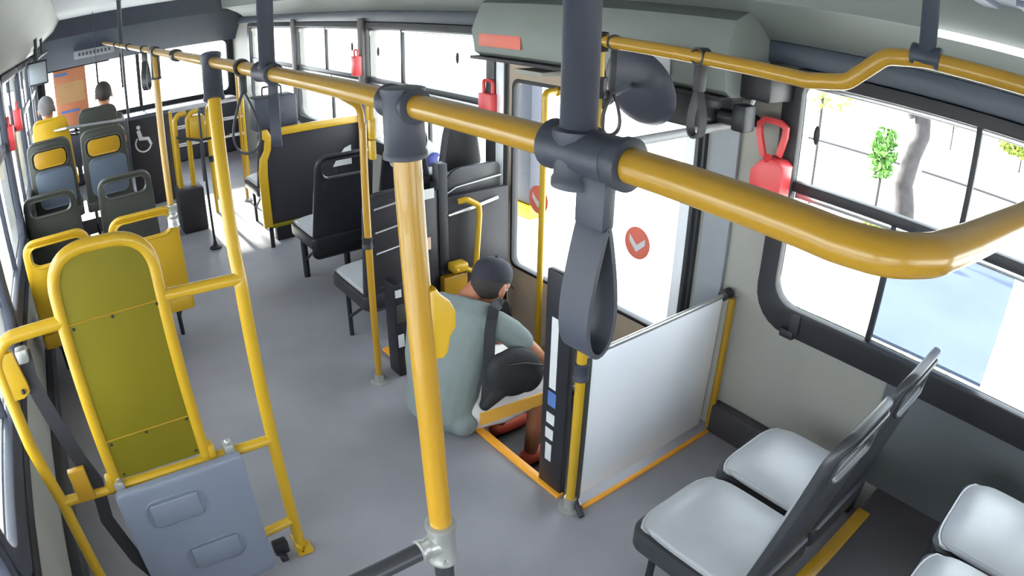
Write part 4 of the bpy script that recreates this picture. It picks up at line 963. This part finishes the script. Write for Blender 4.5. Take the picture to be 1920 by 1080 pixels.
# ---------------------------------------------------------------- people
def hand(bm, wrist, fdir, nrm, thumb, curl=0.6):
    """Palm and five bent fingers. fdir points to the fingertips, nrm out of the back of the hand, thumb towards the thumb side."""
    W = Vector(wrist); f = Vector(fdir).normalized(); n = Vector(nrm); n = (n - f * n.dot(f)).normalized()
    s = Vector(thumb); s = (s - f * s.dot(f) - n * s.dot(n)).normalized()
    limb(bm, [W - f * 0.02, W + f * 0.015], [0.026, 0.025])
    for k in range(4):
        o = s * (0.030 - 0.020 * k)
        limb(bm, [W + f * 0.012 + o * 0.6, W + f * 0.085 + o], [0.0155, 0.0125], n=10)
        L = (0.070, 0.078, 0.072, 0.056)[k]
        p0 = W + f * 0.085 + o; a = curl * (0.8 + 0.12 * k)
        p1 = p0 + (f * math.cos(a * 0.4) - n * math.sin(a * 0.4)) * L * 0.42 + s * 0.002 * (1.5 - k)
        p2 = p1 + (f * math.cos(a) - n * math.sin(a)) * L * 0.32
        p3 = p2 + (f * math.cos(a * 1.6) - n * math.sin(a * 1.6)) * L * 0.26
        limb(bm, [p0, p1, p2, p3], [0.0098, 0.0092, 0.0085, 0.0072], n=10)
    t0 = W + f * 0.022 + s * 0.022
    limb(bm, [t0, t0 + (f * 0.7 + s * 0.7 - n * 0.2).normalized() * 0.036, t0 + (f * 0.95 + s * 0.55 - n * 0.4).normalized() * 0.064], [0.0135, 0.011, 0.009], n=10)

def head(bm, c, fwd, up, s=1.0):
    """Skull, jaw, nose, ears, lips, brow. Returns the head's rotation matrix (x right, y forward, z up)."""
    f = Vector(fwd).normalized(); u = Vector(up); u = (u - f * u.dot(f)).normalized(); r = f.cross(u)
    R = Matrix((r, f, u)).transposed()
    P = lambda x, y, z: Vector(c) + R @ Vector((x * s, y * s, z * s))
    eu = R.to_euler()
    ball(bm, P(0, -0.008, 0.022), (0.076 * s, 0.096 * s, 0.094 * s), 18, rot=eu)
    ball(bm, P(0, 0.022, -0.045), (0.058 * s, 0.066 * s, 0.070 * s), 16, rot=eu)
    ball(bm, P(0, 0.062, -0.092), (0.028 * s, 0.022 * s, 0.020 * s), 12, rot=eu)
    limb(bm, [P(0, 0.086, 0.006), P(0, 0.104, -0.030)], [0.009 * s, 0.015 * s], n=10)
    limb(bm, [P(-0.020, 0.076, -0.062), P(0.020, 0.076, -0.062)], [0.009 * s, 0.009 * s], n=8)
    limb(bm, [P(-0.040, 0.074, 0.022), P(0.040, 0.074, 0.022)], [0.012 * s, 0.012 * s], n=8)
    for k in (-1, 1): ball(bm, P(k * 0.078, -0.004, -0.012), (0.011 * s, 0.020 * s, 0.032 * s), 12, rot=eu)
    return R, P

def face_bits(par, P, s=1.0):
    for k in (-1, 1):
        b = bm_new(); ball(b, P(k * 0.031, 0.077, 0.002), (0.012 * s, 0.009 * s, 0.008 * s), 12); e = obj('eye', b, white_m, par)
        b = bm_new(); ball(b, P(k * 0.031, 0.085, 0.002), (0.005 * s,) * 3, 8); obj('pupil', b, black, e)

def torso(bm, rings, g=0.0):
    n = []
    for c, w, d in rings:
        w, d = Vector(w), Vector(d)
        n.append((c, w * (1 + g / w.length), d * (1 + g / d.length)))
    loft(bm, n, 20)

# the person on the step: sits on the aisle floor, legs down in the step well, seen from behind
RINGS = [((1.325, 2.20, 0.035), (0.02, -0.135, 0), (0.105, 0.015, 0)),
         ((1.315, 2.20, 0.10), (0.03, -0.172, 0), (0.135, 0.02, 0.0)),
         ((1.330, 2.20, 0.21), (0.04, -0.175, 0), (0.130, 0.03, -0.01)),
         ((1.350, 2.21, 0.33), (0.06, -0.185, 0), (0.130, 0.04, -0.03)),
         ((1.385, 2.225, 0.45), (0.08, -0.185, 0), (0.112, 0.04, -0.05)),
         ((1.445, 2.23, 0.54), (0.085, -0.180, 0), (0.085, 0.04, -0.05)),
         ((1.490, 2.235, 0.59), (0.055, -0.110, 0), (0.055, 0.03, -0.04))]
R_SH, R_EL, R_WR = (1.535, 2.050, 0.530), (1.665, 1.965, 0.375), (1.790, 2.040, 0.235)
L_SH, L_EL, L_WR = (1.385, 2.385, 0.535), (1.50, 2.46, 0.33), (1.72, 2.40, 0.245)
R_HIP, R_KN, R_AN = (1.41, 2.10, 0.115), (1.815, 2.035, 0.115), (1.735, 2.045, -0.27)
L_HIP, L_KN, L_AN = (1.42, 2.29, 0.115), (1.83, 2.36, 0.125), (1.76, 2.34, -0.27)
HC = (1.600, 2.200, 0.640)
t = thing('person', 'person in a sage grey shirt and dark cap sitting at the step well edge', 'person', (1.33, 2.2, 0.0))
b = bm_new()
torso(b, RINGS, -0.012)
limb(b, [(1.49, 2.235, 0.57), (1.555, 2.22, 0.635)], [0.055, 0.05])
HR, HP = head(b, HC, (0.80, 0.18, -0.52), (0.50, 0.1, 0.86))
for sh, el, wr in ((R_SH, R_EL, R_WR), (L_SH, L_EL, L_WR)):
    limb(b, [sh, (Vector(sh) + Vector(el)) / 2, el], [0.050, 0.046, 0.038]); limb(b, [el, (Vector(el) * .6 + Vector(wr) * .4), wr], [0.038, 0.037, 0.026])
hand(b, R_WR, (0.85, 0.15, -0.5), (0.4, -0.2, 0.85), (0.1, 1, 0.1), 0.7)
hand(b, L_WR, (0.85, -0.1, -0.5), (0.4, 0.2, 0.85), (0.1, -1, 0.1), 0.7)
for hp, kn, an in ((R_HIP, R_KN, R_AN), (L_HIP, L_KN, L_AN)):
    hp, kn, an = Vector(hp), Vector(kn), Vector(an)
    limb(b, [hp, (hp + kn) / 2, kn], [0.082, 0.072, 0.055]); limb(b, [kn, kn * .65 + an * .35 + Vector((-0.02, 0, 0)), an], [0.054, 0.054, 0.035])
    limb(b, [an + Vector((-0.02, 0, -0.045)), an + Vector((0.08, 0.0, -0.055)), an + Vector((0.16, 0, -0.062))], [0.035, 0.034, 0.026])
body = obj('body', fuse(b, 0.0055, 5), skin, t)
face_bits(body, HP)
# shirt
b = bm_new(); torso(b, RINGS, 0.010)
for sh, el in ((R_SH, R_EL), (L_SH, L_EL)):
    sh, el = Vector(sh), Vector(el); m_ = sh * 0.38 + el * 0.62
    limb(b, [sh + Vector((-0.02, 0, 0)), (sh + m_) / 2, m_], [0.064, 0.062, 0.060])
limb(b, [(1.34, 2.06, 0.08), (1.33, 2.34, 0.08)], [0.075, 0.075])
for k in range(9):
    a = -0.5 + k * 0.28
    limb(b, [(1.28 + 0.015 * k, 2.10 + 0.03 * k, 0.12 + 0.045 * k), (1.235 + 0.018 * k, 2.2 + 0.02 * k, 0.14 + 0.05 * k)], [0.012, 0.010], n=8) if k % 3 == 0 else None
shirt = obj('shirt', fuse(b, 0.009, 7), shirt_m, t)
# shorts
b = bm_new(); torso(b, RINGS[:2], 0.000)
for hp, kn in ((R_HIP, R_KN), (L_HIP, L_KN)):
    hp, kn = Vector(hp), Vector(kn)
    limb(b, [hp, (hp + kn) / 2 + Vector((0, 0, 0.004)), hp * .12 + kn * .88], [0.104, 0.098, 0.090])
limb(b, [(1.42, 2.085, 0.075), (1.56, 2.05, 0.07), (1.68, 2.03, 0.085)], [0.075, 0.072, 0.060])
sh_ = obj('shorts', fuse(b, 0.009, 6), shorts_m, t)
b = bm_new()
hp, kn = Vector(R_HIP), Vector(R_KN)
side = (kn - hp).normalized().cross(Vector((0, 0, 1)))
sweep(b, [hp + side * 0.099 + Vector((0, 0, -0.012)), (hp + kn) / 2 + side * 0.094 + Vector((0, 0, -0.008)), hp * .14 + kn * .86 + side * 0.086 + Vector((0, 0, -0.010))], [(-0.008, -0.032), (0.008, -0.032), (0.008, 0.032), (-0.008, 0.032)], up=(0, 0, 1))
o_ = obj('thigh_strip', b, orange_cl, sh_); o_['label'] = 'orange strip along the thigh'  # orange strip along the outer side of the right thigh
# hair, cap
b = bm_new(); ball(b, HP(0, -0.020, 0.012), (0.080, 0.090, 0.088), 20, rot=HR.to_euler())
for v in [v for v in b.verts if (HR.transposed() @ (v.co - Vector(HC))).y > 0.045 and (HR.transposed() @ (v.co - Vector(HC))).z < 0.05]: v.co = v.co - HR @ Vector((0, 0.03, 0))
obj('hair', b, hair_m, t)
b = bm_new()
lathe(b, [(0.0905, 0.0), (0.0925, 0.012), (0.0905, 0.035), (0.082, 0.060), (0.062, 0.082), (0.034, 0.094), (0.0, 0.098)], (0, 0, 0), (0, 0, 1), 28)
xf(b, Matrix.Translation(HP(0, -0.012, 0.026)) @ HR.to_4x4() @ Matrix.Rotation(0.18, 4, 'X') @ Matrix.Diagonal((0.92, 1.12, 1.0, 1)))
cap_ = obj('cap', b, cap_m, t)
b = bm_new(); ball(b, (0, 0, 0), (0.052, 0.042, 0.006), 20)
xf(b, Matrix.Translation(HP(0, 0.100, 0.026)) @ HR.to_4x4() @ Matrix.Rotation(-0.25, 4, 'X')); obj('brim', b, cap_m, cap_)
b = bm_new(); ball(b, HP(0, -0.035, 0.124), 0.007, 10); obj('button', b, cap_m, cap_)
# shoes
for an in (R_AN, L_AN):
    an = Vector(an); b = bm_new()
    limb(b, [an + Vector((-0.025, 0, -0.038)), an + Vector((0.07, 0.0, -0.046)), an + Vector((0.165, 0, -0.054))], [0.043, 0.042, 0.034])
    for v in b.verts: v.co.z = max(v.co.z, SZ + 0.004)
    obj('shoe', b, shoe_m, t)
# shoulder bag
t = thing('shoulder_bag', 'black shoulder bag with a wide strap on the hip of the person on the step', 'bag', (1.53, 1.94, 0.12))
b = bm_new()
ball(b, (1.545, 1.945, 0.330), (0.150, 0.052, 0.120), 20, rot=Matrix.Rotation(math.radians(30), 3, 'Y').to_euler())
ball(b, (1.47, 1.955, 0.335), (0.075, 0.050, 0.110), 16); ball(b, (1.63, 1.95, 0.275), (0.08, 0.045, 0.085), 16)
limb(b, [(1.395, 1.965, 0.20), (1.46, 1.96, 0.27)], [0.028, 0.055])
obj('bag_body', fuse(b, 0.008, 4), bag_m, t)
b = bm_new(); sweep(b, [(1.45, 1.895, 0.42), (1.56, 1.885, 0.395), (1.68, 1.905, 0.33)], [(-0.004, -0.004), (0.004, -0.004), (0.004, 0.004), (-0.004, 0.004)]); obj('zip', b, charcoal, t)
b = bm_new()
SP = [(1.62, 2.12, 0.50), (1.60, 2.105, 0.575), (1.555, 2.08, 0.607), (1.505, 2.05, 0.605), (1.470, 2.015, 0.580), (1.446, 1.996, 0.530), (1.435, 1.985, 0.450), (1.425, 1.975, 0.37), (1.40, 1.955, 0.28), (1.39, 1.95, 0.21)]
sweep(b, fillet(SP, 0.04, 3), [(-0.024, -0.004), (0.024, -0.004), (0.024, 0.004), (-0.024, 0.004)], up=(-0.55, -0.70, 0.45))
obj('strap', b, bag_m, t)

def passenger(x, y, zseat, label, hm, top_m, hc, bald=False):
    t = thing('person', label, 'person', (x, y, zseat))
    Rg = [((x, y, zseat + 0.03), (0.15, 0, 0), (0, 0.12, 0)), ((x, y - 0.01, zseat + 0.15), (0.135, 0, 0), (0, 0.11, 0)), ((x, y, zseat + 0.35), (0.145, 0, 0), (0, 0.105, 0)),
          ((x, y + 0.01, zseat + 0.46), (0.155, 0, 0), (0, 0.09, 0)), ((x, y + 0.01, zseat + 0.52), (0.10, 0, 0), (0, 0.06, 0))]
    b = bm_new(); torso(b, Rg, -0.01)
    limb(b, [(x, y + 0.01, zseat + 0.50), (x, y + 0.02, hc - 0.07)], [0.055, 0.052])
    R_, P_ = head(b, (x, y + 0.03, hc), (0, 1, -0.08), (0, 0, 1), 1.12)
    for s in (-1, 1):
        limb(b, [(x + s * 0.145, y, zseat + 0.44), (x + s * 0.155, y + 0.04, zseat + 0.20)], [0.048, 0.038]); limb(b, [(x + s * 0.155, y + 0.04, zseat + 0.20), (x + s * 0.14, y + 0.26, zseat + 0.17)], [0.038, 0.027])
        hand(b, (x + s * 0.14, y + 0.26, zseat + 0.17), (-s * 0.2, 1, -0.25), (0, 0.2, 1), (-s, 0, 0), 0.5)
        limb(b, [(x + s * 0.10, y, zseat + 0.08), (x + s * 0.12, y + 0.42, zseat + 0.08)], [0.08, 0.055]); limb(b, [(x + s * 0.12, y + 0.42, zseat + 0.07), (x + s * 0.12, y + 0.40, zseat - 0.36)], [0.052, 0.036])
        limb(b, [(x + s * 0.12, y + 0.39, zseat - 0.40), (x + s * 0.12, y + 0.55, zseat - 0.42)], [0.035, 0.028])
    bd = obj('body', fuse(b, 0.006, 4), skin, t); face_bits(bd, P_, 1.12)
    b = bm_new(); torso(b, Rg, 0.006)
    for s in (-1, 1): limb(b, [(x + s * 0.13, y, zseat + 0.44), (x + s * 0.15, y + 0.03, zseat + 0.28)], [0.062, 0.055])
    obj('shirt', fuse(b, 0.010, 5), top_m, t)
    b = bm_new(); torso(b, Rg[:2], 0.010)
    for s in (-1, 1): limb(b, [(x + s * 0.10, y, zseat + 0.08), (x + s * 0.12, y + 0.42, zseat + 0.08), (x + s * 0.12, y + 0.40, zseat - 0.32)], [0.092, 0.068, 0.052])
    obj('trousers', fuse(b, 0.010, 4), slate, t)
    b = bm_new(); ball(b, (x, y + 0.012, hc + 0.033), (0.092, 0.107, 0.105), 18)
    obj('hair', b, hm, t)
    for s in (-1, 1):
        b = bm_new(); limb(b, [(x + s * 0.12, y + 0.38, zseat - 0.405), (x + s * 0.12, y + 0.56, zseat - 0.42)], [0.042, 0.034]); obj('shoe', b, black, t)
passenger(-0.285, 6.95, 0.56, 'far seated passenger with short grey hair left of the orange poster', hair_g, shirt_m, 1.235)
passenger(0.335, 6.95, 0.55, 'far seated passenger with dark hair right of the orange poster', hair_m, shell_g, 1.255)
